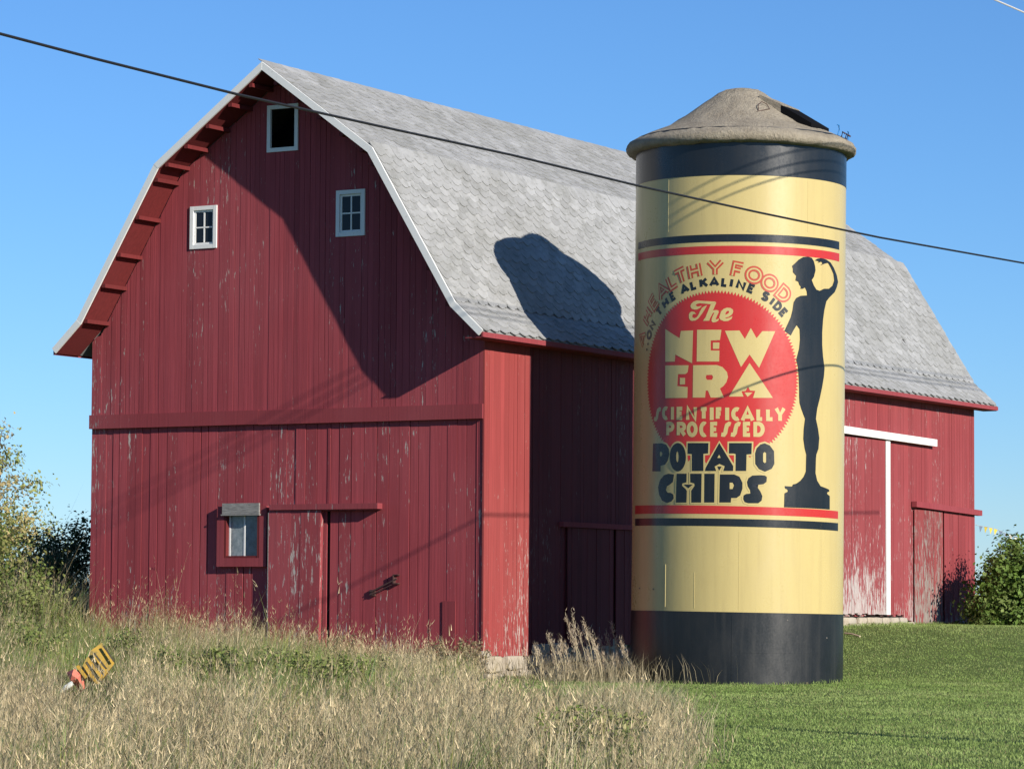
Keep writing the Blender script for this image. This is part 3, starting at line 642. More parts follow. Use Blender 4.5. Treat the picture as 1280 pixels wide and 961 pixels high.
# arched words
def arch(chars, cents, r0, r1, wid, th, mats, name):
    for ch, (u, v), wd in zip(chars, cents, wid):
        p = unwrap(u, v); an = math.atan2(p[0]-DCX, p[1]-DCZ)
        if ch == '.':
            m_ = lambda x, y: (DCX+(r0+.03)*math.sin(an)+(x-.5)*.05, DCZ+(r0+.03)*math.cos(an)+(y-.5)*.05); spart('dot', *poly_print([([m_(0, 0), m_(1, 0), m_(1, 1), m_(0, 1)], [])], .005), mats[0]); continue
        def mp(x, y):
            r_ = r0+(r1-r0)*y; s_ = (x-.5)*wd; return (DCX+r_*math.sin(an)+s_*math.cos(an), DCZ+r_*math.cos(an)-s_*math.sin(an))
        o = spart(name, *poly_print(glyph(ch, mp, th), .005), mats[0])
        if len(mats) > 1: spart('letter_inline', *poly_print(glyph(ch, mp, th*.3), .008), mats[1], o)
arch('AHEALTHYFOOD', [(803, 423), (809, 395), (818.5, 380), (828.5, 364.5), (840, 353), (850.5, 343), (868, 338), (894, 335), (922, 337), (943, 343), (962.5, 353), (980.5, 366)], 2.245, 2.53, [.27, .27, .24, .3, .22, .26, .25, .3, .22, .3, .3, .27], .118, [m_org, m_yel], 'letter')
arch('..ONTHEALKALINESIDE', [(807, 436), (809, 429), (812, 419), (816, 407), (824, 389), (832.5, 380), (842.5, 374), (857, 364), (867.5, 359), (880, 356), (893, 354), (905.5, 355), (914, 356), (926, 357.5), (938, 363), (956, 372), (964, 378.5), (970.5, 385), (979, 391)], 2.01, 2.17, [0, 0, .16, .15, .13, .14, .11, .17, .11, .15, .17, .1, .1, .16, .12, .13, .1, .13, .12], .064, [m_blk], 'letter')
# statue silhouette
qa, qb, qc, qd = (965, 310, 9.61), (965, 400, 9.61), (965, 490, 9.61), (965, 560, 9.61)
fig = cr(*qa, [(430, 105), (370, 110), (320, 140), (280, 180), (240, 215), (250, 250), (250, 290), (290, 335), (280, 390), (315, 405), (325, 440), (345, 465), (340, 490), (370, 490), (395, 475), (415, 520), (420, 570), (340, 575), (290, 600), (260, 650), (245, 750), (225, 830)])
fig += cr(*qb, [(150, 130), (190, 160), (225, 185), (255, 125), (295, 60), (330, 110), (335, 230), (325, 340), (300, 440), (290, 480), (310, 560), (320, 700), (325, 850)])
fig += cr(*qc, [(325, 50), (330, 130), (350, 200), (395, 320), (380, 440), (375, 560), (390, 670), (410, 750)])
fig += cr(*qd, [(405, 280), (380, 340), (340, 390), (290, 425), (250, 435), (240, 460), (150, 455), (160, 485), (185, 495), (190, 520), (150, 540), (145, 708), (690, 735), (690, 575), (660, 550), (660, 530), (685, 520), (680, 495), (620, 470), (580, 455), (540, 390), (520, 300), (525, 130)])
fig += cr(*qc, [(530, 750), (555, 680), (565, 550), (550, 440), (525, 320), (540, 200), (570, 80)])
fig += cr(*qb, [(600, 800), (620, 680), (628, 580), (610, 440), (600, 300), (600, 150), (610, 0)])
fig += cr(*qa, [(625, 750), (650, 640), (690, 590), (750, 530), (775, 470), (790, 410), (775, 330), (740, 240), (700, 175), (650, 140), (590, 122), (540, 130), (510, 150), (560, 160), (545, 180), (590, 165), (605, 185), (575, 210), (640, 185), (670, 180), (700, 230), (735, 310), (745, 390), (725, 450), (680, 490), (620, 490), (570, 515), (530, 500), (500, 450), (475, 385), (500, 350), (520, 270), (515, 220), (500, 160), (475, 120)])
o = spart('statue_silhouette', *poly_print([(fig, [])], .009), m_blk); tag(o, 'black silhouette of a statue on a pedestal with one arm raised')
# seams and rivets
def seam(u, v0, v1, wdt, mat, dr=.008):
    a, z1_ = unwrap(u, v0); _, z0_ = unwrap(u, v1); V = []
    for z in (z0_, z1_):
        V += [onwall(a-wdt, z, .0), onwall(a-wdt*.5, z, dr), onwall(a+wdt*.5, z, dr), onwall(a+wdt, z, .0)]
    spart('seam', V, [[0, 1, 5, 4], [1, 2, 6, 5], [2, 3, 7, 6]], mat, smooth=False)
seam(836, 222, 290, .006, m_yel, .004); seam(832, 705, 758, .008, m_yel, .009); seam(868, 715, 760, .006, m_yel, .005)
seam(1010, 225, 290, .006, m_yel, .004); seam(924, 664, 762, .006, m_yel, .004)
seam(915, 769, 850, .014, m_base, .014)
V = [onwall(a_, unwrap(924, 815)[1]+z_, .012) for a_ in np.linspace(-.15, 1.9, 20) for z_ in (-.012, .012)]
spart('seam', V, [[2*i, 2*i+1, 2*i+3, 2*i+2] for i in range(19)], m_base)
for (u, v) in ((800, 735), (817, 736), (1033, 797), (984, 775)):
    a, z = unwrap(u, v); spart('rivet', [onwall(a+.02*math.cos(t_), z+.02*math.sin(t_), .01) for t_ in np.arange(0, 6.2, .8)]+[onwall(a, z, .03)], [[i, (i+1) % 8, 8] for i in range(8)], m_rivet)
# --- concrete cap
zr0 = zRim
CH = unwrap(924, 172)[1]
capz = (Vector(at_t(926.5, 190, ST))-SBASE).dot(AX)
def lathe(prof, n=96, jit=0.):
    V, F = [], []
    for r, z in prof:
        for i in range(n):
            a = 2*math.pi*i/n; rr = r*(1+jit*math.sin(3*a+1)+jit*.7*math.sin(7*a+z*3)) if r > .05 else r; rr += random.gauss(0, jit*1.2) if r > .3 else 0; V.append((rr*math.sin(a), -rr*math.cos(a), z+(jit*.8*math.sin(5*a+2)+random.gauss(0, jit*1.3) if r > .3 else 0)))
    m = len(prof)
    for j in range(m-1):
        for i in range(n): F.append([j*n+i, j*n+(i+1) % n, (j+1)*n+(i+1) % n, (j+1)*n+i])
    return V, F
pxm = 74.35/FPX
prof = [(2.0, -.10), (SR+.02, -.12), (2.53, -.09), (2.575, -.03), (2.575, .06), (2.53, .12), (2.35, .23), (2.1, .34), (1.75, .48), (1.62, .54), (1.4, .69), (1.19, .83), (.85, 1.08), (.66, 1.21), (.53, 1.30), (.40, 1.37), (.25, 1.41), (.12, 1.425), (.001, 1.43)]
cap = spart('cap', *lathe([(r, capz+z) for r, z in prof], 96, .006), m_conc); tag(cap, 'rough conical concrete cap with overhanging rim')
def oncap(az_, r, lift=0.):
    rs = [p[0] for p in prof[4:]][::-1]; zs = [p[1] for p in prof[4:]][::-1]; z = np.interp(r, rs, zs); return Vector((r*math.sin(az_), -r*math.cos(az_), capz+float(z)+lift))
# hatch on the right flank: concrete kerb round a dark opening
AZH = math.radians(60); hv = []
def hq(da, r, lift): c_ = oncap(AZH, r, lift); tdir = Vector((math.cos(AZH), math.sin(AZH), 0)); return c_+tdir*da
V = [hq(-.48, 1.2, .10), hq(.45, 1.2, .10), hq(.45, 1.95, .07), hq(-.48, 1.95, .07), hq(-.48, 1.2, -.1), hq(.45, 1.2, -.1), hq(.45, 1.95, -.1), hq(-.48, 1.95, -.1)]
spart('hatch', V, [[0, 1, 2, 3], [0, 4, 5, 1], [1, 5, 6, 2], [2, 6, 7, 3], [3, 7, 4, 0]], m_void, smooth=False)
V = [hq(-.45, .66, -.02), hq(.45, .66, -.02), hq(.48, 1.22, .12), hq(-.48, 1.22, .12), hq(-.48, 1.19, -.12), hq(.48, 1.19, -.12), hq(-.45, .64, -.2), hq(.45, .64, -.2)]
spart('hatch_kerb', V, [[0, 1, 2, 3], [3, 2, 5, 4], [0, 3, 4, 6], [1, 7, 5, 2]], m_conc, smooth=False)
# blue wire hooks on the rim, and a wire loop
for (az_, r, s_) in ((math.radians(68), 2.25, 1.), (math.radians(78), 2.40, .9)):
    b_ = oncap(az_, r); e_ = Vector((math.cos(az_), math.sin(az_), 0)); spart('wire_hook', *tube([b_, b_+e_*.07+Vector((0, 0, .10))*s_, b_+e_*.13+Vector((0, 0, .17))*s_, b_+e_*.08+Vector((0, 0, .25))*s_, b_-e_*.03+Vector((0, 0, .24))*s_], .014, 5), m_blue)
for az_, r in ((math.radians(71), 2.3), (math.radians(74), 2.36), (math.radians(75.5), 2.38)):
    b_ = oncap(az_, r, .03); spart('clamp', *tube([b_-Vector((.0, 0, .03)), b_+Vector((.03, -.02, .09)), b_+Vector((.09, .0, .05))], .022, 5), m_iron)
b_ = [oncap(math.radians(12), 1.35, .02), oncap(math.radians(14), 1.2, .07), oncap(math.radians(20), 1.1, .09), oncap(math.radians(26), 1.12, .05), oncap(math.radians(26), 1.25, .02), oncap(math.radians(10), 1.4, .02)]
spart('wire_loop', *tube(b_, .009, 4), m_iron)

# ------------------------------------------------------------------ overhead wires and a pole
def wire(name, pts, rad, mat, label):
    o = part(name, *tube(pts, rad, 6), mat); return tag(o, label, 'wire', 'overhead wires')
def on_x(u, v, X): return at_plane(u, v, 0, X)
pts = []
for u, v, X in ((-700, -178, 10.9), (-300, -45, 11.1), (0, 42.5, 11.3), (120, 74, 11.4), (300, 119, 11.45), (470, 157, 11.5), (640, 194, 11.55), (800, 233, 11.6), (950, 266, 11.65), (1100, 297, 11.7), (1280, 329, 11.75), (1420, 351, 11.8), (1560, 371, 11.85)): pts.append(tuple(on_x(u, v, X)))
wire('overhead_wire', pts, .021, m_cable, 'black cable crossing the sky in front of the barn and silo')
for i, (X, z, rad) in enumerate(((13.0, 13.25, .018), (13.4, 13.65, .018), (13.8, 14.1, .018))):
    y0 = -70
    wire('overhead_wire', [(X+.0*y, y, z+.0006*(y-5)**2*.6) for y in np.linspace(-55, 60, 24)], rad, m_cable2, ['lowest', 'middle', 'highest'][i]+' of three pale power lines above the picture, shading the silo top')
px, py = 28.0, -21.3; pz = float(ground(px, py))
pole = thing('utility_pole', (px, py, pz), 'brown wooden utility pole beyond the right edge of the lawn', 'pole')
part('shaft', *tube([(px, py, pz-.4), (px, py, pz+4.5), (px, py, pz+9)], .15, 10, [1, .85, .7]), m_pole, pole)
part('crossarm', *box(px-.05, px+.05, py-1., py+1., pz+8.3, pz+8.42), m_pole, pole)

# ------------------------------------------------------------------ grass
def rotz(a): return np.stack([np.cos(a), np.sin(a)], 1)
def blades(x, y, z, h, wd, lean, col, tipcol=None, bend=.5, ldir=None):
    """curved ribbons, two segments each"""
    n = len(x); fa = RNG.random(n)*6.283; la = RNG.random(n)*6.283 if ldir is None else ldir
    f2 = rotz(fa)*(wd[:, None]/2); l2 = rotz(la); b = np.stack([x, y, z], 1)
    mid = b.copy(); mid[:, :2] += l2*(lean*h*.3)[:, None]; mid[:, 2] += h*.58
    tip = b.copy(); tip[:, :2] += l2*(lean*h)[:, None]; tip[:, 2] += h*np.sqrt(np.clip(1-(lean*bend)**2, .2, 1))
    f3 = np.concatenate([f2, np.zeros((n, 1))], 1)
    V = np.stack([b-f3, b+f3, mid-f3*.8, mid+f3*.8, tip], 1).reshape(-1, 3); k0 = np.arange(n)[:, None]*5
    T = np.concatenate([k0+np.array([[0, 1, 3]]), k0+np.array([[0, 3, 2]]), k0+np.array([[2, 3, 4]])]); tc = col if tipcol is None else tipcol
    C = np.stack([col*.8, col*.8, col, col, tc], 1).reshape(-1, 3); return V, T, C, tip, l2
def tufts(p, size, k_, col):
    """k_ small random triangles round each point p: seed heads"""
    n = len(p); P = np.repeat(p, k_, 0); s = np.repeat(size, k_)[:, None]; c = P+RNG.normal(0, 1, (n*k_, 3))*s*np.array([[.38, .38, 1.3]])
    d = RNG.normal(0, 1, (n*k_, 3)); d /= np.linalg.norm(d, axis=1)[:, None]; e = RNG.normal(0, 1, (n*k_, 3)); e -= d*(d*e).sum(1)[:, None]; e /= np.linalg.norm(e, axis=1)[:, None]
    d[:, 2] = np.abs(d[:, 2])+.8
    V = np.stack([c-e*s*.11, c+e*s*.11, c+d*s*1.0], 1).reshape(-1, 3); T = np.arange(n*k_*3).reshape(-1, 3); C = np.repeat(np.repeat(col, k_, 0)*(.75+.5*RNG.random((n*k_, 1))), 3, 0); return V, T, C
def cat(parts_):
    V, T, C, k0 = [], [], [], 0
    for v, t, c in parts_: V.append(v); T.append(t+k0); C.append(c); k0 += len(v)
    return np.concatenate(V), np.concatenate(T), np.concatenate(C)
def inpoly(u, v, P):
    r = np.zeros(len(u), bool); n = len(P)
    for i in range(n):
        (x0, y0), (x1, y1) = P[i], P[i-1]
        if y0 != y1: c = ((y0 > v) != (y1 > v)) & (u < (x1-x0)*(v-y0)/(y1-y0)+x0); r ^= c
    return r
def proj_arr(P): d = P-CAM; z = d@FW; return CX+FPX*(d@RT)/z, CY-FPX*(d@UP)/z
def lvl_hit(u, v):
    t = 60.
    for _ in range(60):
        p = at_t(u, v, t); g_ = float(ground(p[0], p[1])); t += np.clip((p[2]-g_)*18, -3, 3)
    return p
def world_poly(px_): return [tuple(lvl_hit(u, v)[:2]) for u, v in px_]
# edge of the unmown field where it meets the lawn (ground points)
FE = world_poly([(592, 864), (606, 908), (690, 916), (755, 904), (796, 904), (820, 918), (836, 940), (852, 964)])
b0 = ts(29, 1.7); b1 = ts(29, -12); b2 = ts(95, -26); b3 = (-18, 12); FIELD = FE+[b0, b1, b2, b3, (-11.2, .6), (-11, -.02), (-.1, -.02)]
def scatter(n, t0, t1, s0f, s1f):
    t = np.sqrt(RNG.random(n)*(t1**2-t0**2)+t0**2); s = s0f*t-1.2+RNG.random(n)*((s1f-s0f)*t+2.4); x = CAM[0]+FH[0]*t+R0[0]*s; y = CAM[1]+FH[1]*t+R0[1]*s; return x, y, t, s
def barn_mask(x, y): return ~((x > -W-.05) & (x < .12) & (y > -.02) & (y < L+.1))
def silo_mask(x, y): return (x-SBASE.x)**2+(y-SBASE.y)**2 > (SR+.03)**2
x, y, t, s = scatter(360000, 29, 92, -.158, .075); m = inpoly(x, y, FIELD) & barn_mask(x, y); x, y, t, s = x[m], y[m], t[m], s[m]
dens = N2(x, y, .55)*.6+N3(x, y, 1.7)*.4; m = RNG.random(len(x)) < .12+1.35*dens**1.4; x, y, t, s = x[m], y[m], t[m], s[m]
CS = .42; ci = np.floor(x/CS).astype(int); cj = np.floor(y/CS).astype(int); hsh = np.random.default_rng(11).random((64, 64, 5)); hh = hsh[ci % 64, cj % 64]
ccx = (ci+.2+.6*hh[:, 0])*CS; ccy = (cj+.2+.6*hh[:, 1])*CS; pull = .35+.45*RNG.random(len(x)); x = x+(ccx-x)*pull; y = y+(ccy-y)*pull; m = barn_mask(x, y); x, y, t, s, hh, ccx, ccy = x[m], y[m], t[m], s[m], hh[m], ccx[m], ccy[m]
z = ground(x, y)-.01; n = len(x); print('field stalks', n)
edge = np.full(n, 9.)
for (ax, ay), (bx, by) in zip(FE, FE[1:]):
    dx, dy = bx-ax, by-ay; q_ = np.clip(((x-ax)*dx+(y-ay)*dy)/(dx*dx+dy*dy), 0, 1); edge = np.minimum(edge, np.hypot(x-ax-q_*dx, y-ay-q_*dy))
hs = (.52+.042*np.clip(-s-1, 0, 9)*sstep(60, 76, t))*(.62+.76*hh[:, 2])*(.55+.9*N1(x, y, .7))*(.7+.6*RNG.random(n))*np.where(RNG.random(n) < .03, 1.5, 1.); hs *= .85+.15*sstep(0, .8, edge)
gpatch = sstep(.5, .74, N3(x+5, y, .33)*.65+N1(x, y, 1.3)*.35)
pu, pv = proj_arr(np.stack([x, y, z], 1))
weed = 1.3*np.exp(-(((pu-350)/130)**2+((pv-880)/36)**2))+.7*np.exp(-(((pu-60)/140)**2+((pv-842)/34)**2))+.6*np.exp(-(((pu-575)/40)**2+((pv-862)/22)**2))+.9*np.exp(-(((pu-750)/40)**2+((pv-965)/22)**2))
gr = np.clip(gpatch*.55+weed, 0, 1)
q_ = RNG.random(n); dry = np.stack([.37+.29*q_, .315+.26*q_, .18+.185*q_], 1)*(.5+.45*N2(x, y, .9)+.45*hh[:, 3])[:, None]*np.where(RNG.random((n, 1)) < .2, .5, 1.)*(.8+.4*RNG.random((n, 1))); pink = N1(x+3, y+9, .6)[:, None]; dry = dry*(1-.12*pink)+dry*np.array([[1.05, .92, .9]])*.12*pink
grn = np.stack([.18+.12*RNG.random(n), .22+.12*RNG.random(n), .06+.06*RNG.random(n)], 1)*(.5+.75*N3(x, y, 1.4))[:, None]
isg = (RNG.random(n) < np.clip(weed, 0, 1)*.72+gpatch*.32+.16+.26*N1(x+11, y+4, .4)+.28*(hh[:, 4] > .72))[:, None]; col = np.where(isg, grn, dry); hg = np.where(isg[:, 0], hs*(.72+.22*np.clip(weed, 0, 1)), hs)*(1+.35*np.clip(N2(x+20, y, .45)-.55, 0, 1)*3)
wd = np.where(isg[:, 0], .011, .007)*(.7+.6*RNG.random(n)); lean = np.clip(RNG.normal(.32, .2, n), .02, .95); ldir = np.where(RNG.random(n) < .4, math.atan2(R0[1], R0[0])+RNG.normal(0, .8, n), np.arctan2(y-ccy, x-ccx)+RNG.normal(0, .5, n))
keep = ~((np.abs(pu-112) < 42) & (pv > 864) & (pv < 935) & (RNG.random(n) < .85))
x, y, z, hg, wd, lean, col, ldir, isg, dry = [q_[keep] for q_ in (x, y, z, hg, wd, lean, col, ldir, isg, dry)]; n = len(x)
V1, T1, C1, tip, l2 = blades(x, y, z, hg, wd, lean, col, ldir=ldir)
d_ = ~isg[:, 0] & (RNG.random(n) < .5); tp = tip[d_]-np.stack([l2[d_, 0]*.04, l2[d_, 1]*.04, np.full(d_.sum(), .05)], 1)
V2, T2, C2 = tufts(tp, .045+.03*RNG.random(d_.sum()), 4, dry[d_]*np.array([[1.05, .97, .92]]))
# long wind-bent tussock grass along the lawn edge
x4, y4 = [], []
for (u_, v_, c_) in ((752, 906, 500), (785, 906, 800), (800, 914, 600), (816, 932, 550), (780, 932, 700), (826, 952, 400)):
    p_ = lvl_hit(u_, v_); x4.append(RNG.normal(p_[0], .33, c_)); y4.append(RNG.normal(p_[1], .33, c_))
x4 = np.concatenate(x4); y4 = np.concatenate(y4); n4 = len(x4); c4 = np.array([[.50, .43, .27]])*(.55+.75*RNG.random((n4, 1))); c4 = np.where((RNG.random(n4) < .2)[:, None], np.array([[.2, .24, .08]]), c4)
V4, T4, C4, tip4, _ = blades(x4, y4, ground(x4, y4)-.01, .42+.42*RNG.random(n4), .007+.004*RNG.random(n4), .15+.6*RNG.random(n4), c4, ldir=math.atan2(R0[1], R0[0])+RNG.normal(0, 1.0, n4)+np.where(RNG.random(n4) < .4, 3.14, 0))
V1, T1, C1 = cat([(V1, T1, C1), (V4, T4, C4)])
# short matted under-layer
x3, y3, t3, s3 = scatter(150000, 29, 92, -.158, .075); m = inpoly(x3, y3, FIELD) & barn_mask(x3, y3); x3, y3 = x3[m], y3[m]; n3 = len(x3)
c3 = np.where((RNG.random(n3) < .4)[:, None], np.array([[.10, .13, .035]]), np.array([[.17, .14, .08]]))*(.5+.7*RNG.random((n3, 1)))
V3, T3, C3, _, _ = blades(x3, y3, ground(x3, y3)-.01, .14+.22*RNG.random(n3), .011+.006*RNG.random(n3), .3+.6*RNG.random(n3), c3)
o = tri_mesh('tall_dry_grass', *cat([(V1, T1, C1), (V2, T2, C2), (V3, T3, C3)])[:2], m_grass, cat([(V1, T1, C1), (V2, T2, C2), (V3, T3, C3)])[2])
tag(o, 'tall unmown tan and green grass in front of the gable', kind='stuff')
# lawn
x, y, t, s = scatter(760000, 36, 106, -.03, .27); m = ~inpoly(x, y, FIELD) & barn_mask(x, y) & silo_mask(x, y); m &= RNG.random(len(x)) < np.clip(75/t-.2, .3, 1); x, y, t, s = x[m], y[m], t[m], s[m]; n = len(x); print('lawn blades', n)
a = N1(x, y, .5)[:, None]; b = N2(x, y, 2.3)[:, None]
col = (np.array([[.215, .305, .078]])*(1-a)+np.array([[.29, .365, .12]])*a)*(.7+.55*b)*(.75+.5*RNG.random((n, 1)))
col = np.where((RNG.random(n) < .05)[:, None], np.array([[.30, .26, .13]]), col)
h_ = (.026+.032*RNG.random(n))*(.7+.6*N3(x, y, 1.2)); nearsilo = np.abs(np.hypot(x-SBASE.x, y-SBASE.y)-SR) < .22; h_ = np.where(nearsilo, h_*2.2, h_); nearw = (x < .6) & (x > 0) & (y > 0); h_ = np.where(nearw, h_*2.2, h_)
V, T, C, _, _ = blades(x, y, ground(x, y)-.008, h_, .009+.007*RNG.random(n), .2+.7*RNG.random(n), col)
o = tri_mesh('lawn_grass', V, T, m_grass, C); tag(o, 'short mown green grass round the silo foot', kind='stuff')

# leaves
def leaf_tris(P, N_, size, col):
    """pointed leaves: two triangles each folded along the midrib"""
    n = len(P); N_ = N_/np.linalg.norm(N_, axis=1)[:, None]; a = RNG.normal(0, 1, (n, 3)); a -= N_*(a*N_).sum(1)[:, None]; a /= np.linalg.norm(a, axis=1)[:, None]; b = np.cross(N_, a); s = size[:, None]
    V = np.stack([P-a*s*.5, P+b*s*.32+N_*s*.1, P+a*s*.6, P-b*s*.32+N_*s*.1], 1).reshape(-1, 3); k0 = np.arange(n)[:, None]*4
    T = np.concatenate([k0+np.array([[0, 1, 2]]), k0+np.array([[0, 2, 3]])]); return V, T, np.repeat(col, 4, 0)
def crown(center, rad, nclump, per, lsize, pal, csize_=.32, flat=1.):
    """clumps spread through an ellipsoid shell, leaves round each clump"""
    c = np.array(center); r = np.array(rad); d = RNG.normal(0, 1, (nclump, 3)); d /= np.linalg.norm(d, axis=1)[:, None]; q = d*(RNG.random((nclump, 1))**.42)*r*(.86+.28*RNG.random((nclump, 1)))+c
    nn = nclump*per; ci = np.repeat(np.arange(nclump), per); P = q[ci]+RNG.normal(0, 1, (nn, 3))*csize_*np.array([[1, 1, .75]])*(.6+.8*RNG.random((nclump, 1)))[ci]
    pal = np.array(pal); base = pal[RNG.integers(0, len(pal), nclump)][ci]*(.75+.5*RNG.random((nn, 1))); N_ = (P-c)/r+RNG.normal(0, .7, (nn, 3)); N_[:, 2] += .4
    k_ = P[:, 2] > ground(P[:, 0], P[:, 1])+.02
    return leaf_tris(P[k_], N_[k_], (lsize*(.6+.8*RNG.random(nn)))[k_], base[k_]), q
def limbs(base, q, rad, n, trunk_h):
    g_ = []; b = Vector(base); top = b+Vector((.1, .05, trunk_h)); g_.append(tube([b-Vector((0, 0, .2)), (b+top)/2+Vector((.06, -.04, 0)), top], rad, 8, [1.15, .85, .65]))
    for i in RNG.choice(len(q), min(n, len(q)), replace=False):
        e = Vector(q[i]); md = top.lerp(e, .5)+Vector((0, 0, .12*(e-top).length)); g_.append(tube([top-Vector((0, 0, .1)), md, e], rad*.5, 5, [1, .55, .2]))
    return join(*g_)
def plant(name, xy, label, cat_, crowns, pal, lsize, rad, th, nl=14, group=None, cs=.32):
    z = float(ground(*xy)); root = thing(name, (xy[0], xy[1], z), label, cat_, group); ps, qs = [], []
    for (dx, dy, dz), r, nc, per in crowns:
        p_, q_ = crown((xy[0]+dx, xy[1]+dy, z+dz), r, nc, per, lsize, pal, cs); ps.append(p_); qs.append(q_)
    V, T, C = cat(ps); tri_mesh('crown', V, T, m_leaf, C, root); part('trunk', *limbs((xy[0], xy[1], z), np.concatenate(qs), rad, nl, th), m_bark, root); return root
GY = [(.30, .32, .10), (.38, .36, .13), (.26, .30, .09), (.42, .34, .15), (.36, .29, .14)]
plant('tree', ts(128, -20.3), 'yellow green autumn tree at the left edge behind the shrubs', 'tree', [((0, 0, 4.2), (2.6, 2.6, 2.7), 130, 42), ((.4, .2, 2.2), (3.1, 3., 2.0), 110, 46), ((-.2, 0, 6.3), (1.5, 1.5, 1.3), 50, 36)], GY, .14, .16, 1.8, 26, cs=.3)
DG = [(.045, .075, .022), (.06, .09, .025), (.05, .07, .03)]
plant('shrub', ts(87, -11.75), 'dark green shrub in shade against the left barn corner', 'shrub', [((0, 0, 1.25), (1.25, 1.1, 1.2), 90, 60), ((-.9, .3, 1.0), (.9, .9, 1.0), 50, 60), ((.5, .2, 2.0), (.5, .5, .6), 22, 40)], DG, .09, .05, .5, 16, cs=.2)
MG = [(.15, .20, .05), (.20, .23, .065), (.13, .18, .045), (.22, .24, .09)]
plant('shrub', ts(78.2, -11.5), 'low mid green shrub just left of the dark shrub', 'shrub', [((0, 0, .7), (.8, .8, .95), 70, 60), ((.6, .3, .5), (.6, .6, .7), 40, 60)], MG, .08, .05, .4, 14, cs=.2)
plant('shrub', ts(80.5, -12.7), 'taller sunlit shrub at the left edge under the autumn tree', 'shrub', [((0, 0, 1.6), (1.1, 1.1, 1.45), 90, 55), ((.8, .5, 1.0), (.8, .8, 1.0), 60, 55)], MG+[(.2, .2, .06)], .1, .05, .6, 14, cs=.26)
BG = [(.11, .18, .03), (.14, .22, .045), (.095, .155, .03), (.19, .25, .07)]
plant('shrub', ts(95.6, 14.95), 'bright green broad leaved bush at the right barn corner', 'bush', [((0, 0, 1.25), (1.25, 1.2, 1.3), 150, 46), ((-.78, -.5, 1.0), (1.0, .95, 1.15), 90, 46), ((-.5, -.9, .35), (1.2, .8, .5), 60, 46), ((-.55, -.1, .95), (.85, .9, 1.0), 60, 42), ((1.3, .6, 1.1), (1.1, 1.1, 1.1), 70, 42), ((-.6, .5, 1.9), (.7, .7, .7), 30, 42)], BG, .13, .05, .4, 16, cs=.19)
# goldenrod and dock weeds standing out of the field
def weed_plant(u, v, hgt, pal, label, ncl=16, group='leafy weeds in the tall grass'):
    p = lvl_hit(u, v); z = float(ground(p[0], p[1])); root = thing('weed', (p[0], p[1], z), label, 'weed', group); st_, ps = [], []
    for i in range(10):
        e = Vector((p[0]+random.gauss(0, .3), p[1]+random.gauss(0, .3), z+hgt*random.uniform(.75, 1.05))); b = Vector((p[0]*.5+e.x*.5+random.gauss(0, .05), p[1]*.5+e.y*.5+random.gauss(0, .05), z-.03)); st_.append(tube([b, b.lerp(e, .6), e], .008, 4, [1, .8, .5]))
        for f_ in np.linspace(.25, 1, ncl):
            c = np.array(b.lerp(e, f_)); P = c+RNG.normal(0, 1, (7, 3))*np.array([[.06, .06, .03]]); ps.append(leaf_tris(P, RNG.normal(0, 1, (7, 3))+np.array([[0, 0, .8]]), .045+.04*RNG.random(7), np.array(pal)[RNG.integers(0, len(pal), 7)]*(.7+.6*RNG.random((7, 1)))))
    part('stem', *join(*st_), m_bark, root); V, T, C = cat(ps); tri_mesh('foliage', V, T, m_leaf, C, root)
WG = [(.15, .20, .05), (.19, .24, .06), (.24, .26, .09), (.30, .27, .12)]; WB = [(.26, .17, .10), (.32, .23, .14), (.2, .17, .08), (.38, .3, .2)]; 
for u, v, h_, pal, lb_ in ((262, 872, .85, WG, 'leafy green weed left of the green patch below the low window'), (300, 878, .9, WG, 'green weed clump straight below the low window'), (338, 882, .95, WG, 'green weed clump below the left edge of the gable door'), (372, 880, .95, WG, 'green weed below the middle of the gable door'), (405, 884, .9, WG, 'green weed below the right edge of the gable door'), (440, 878, .85, WG, 'rightmost green weed of the patch below the gable door'),
  (405, 842, .9, WB, 'tall brown weed with dry leaves before the right edge of the gable door'), (432, 838, .85, WB, 'brown dry weed below the iron latch'), (560, 848, .8, WB, 'brown dry weed left of the stone barn corner'), (590, 850, .85, WB, 'brown seeded weed touching the stone barn corner'),
  (20, 828, 1.0, WG, 'green weed at the left edge of the grass'), (48, 845, .95, WG, 'green weed left of the yellow scrap'), (162, 848, .95, WG, 'green weed right of the yellow scrap'), (735, 972, .8, WG, 'low dark green weed at the bottom edge near the lawn'), (768, 976, .75, WG, 'low green weed at the bottom edge beside the lawn'), (200, 872, .85, WG, 'green weed in the grass below the left end of the red wall')):
    weed_plant(u, v, h_, pal, lb_)
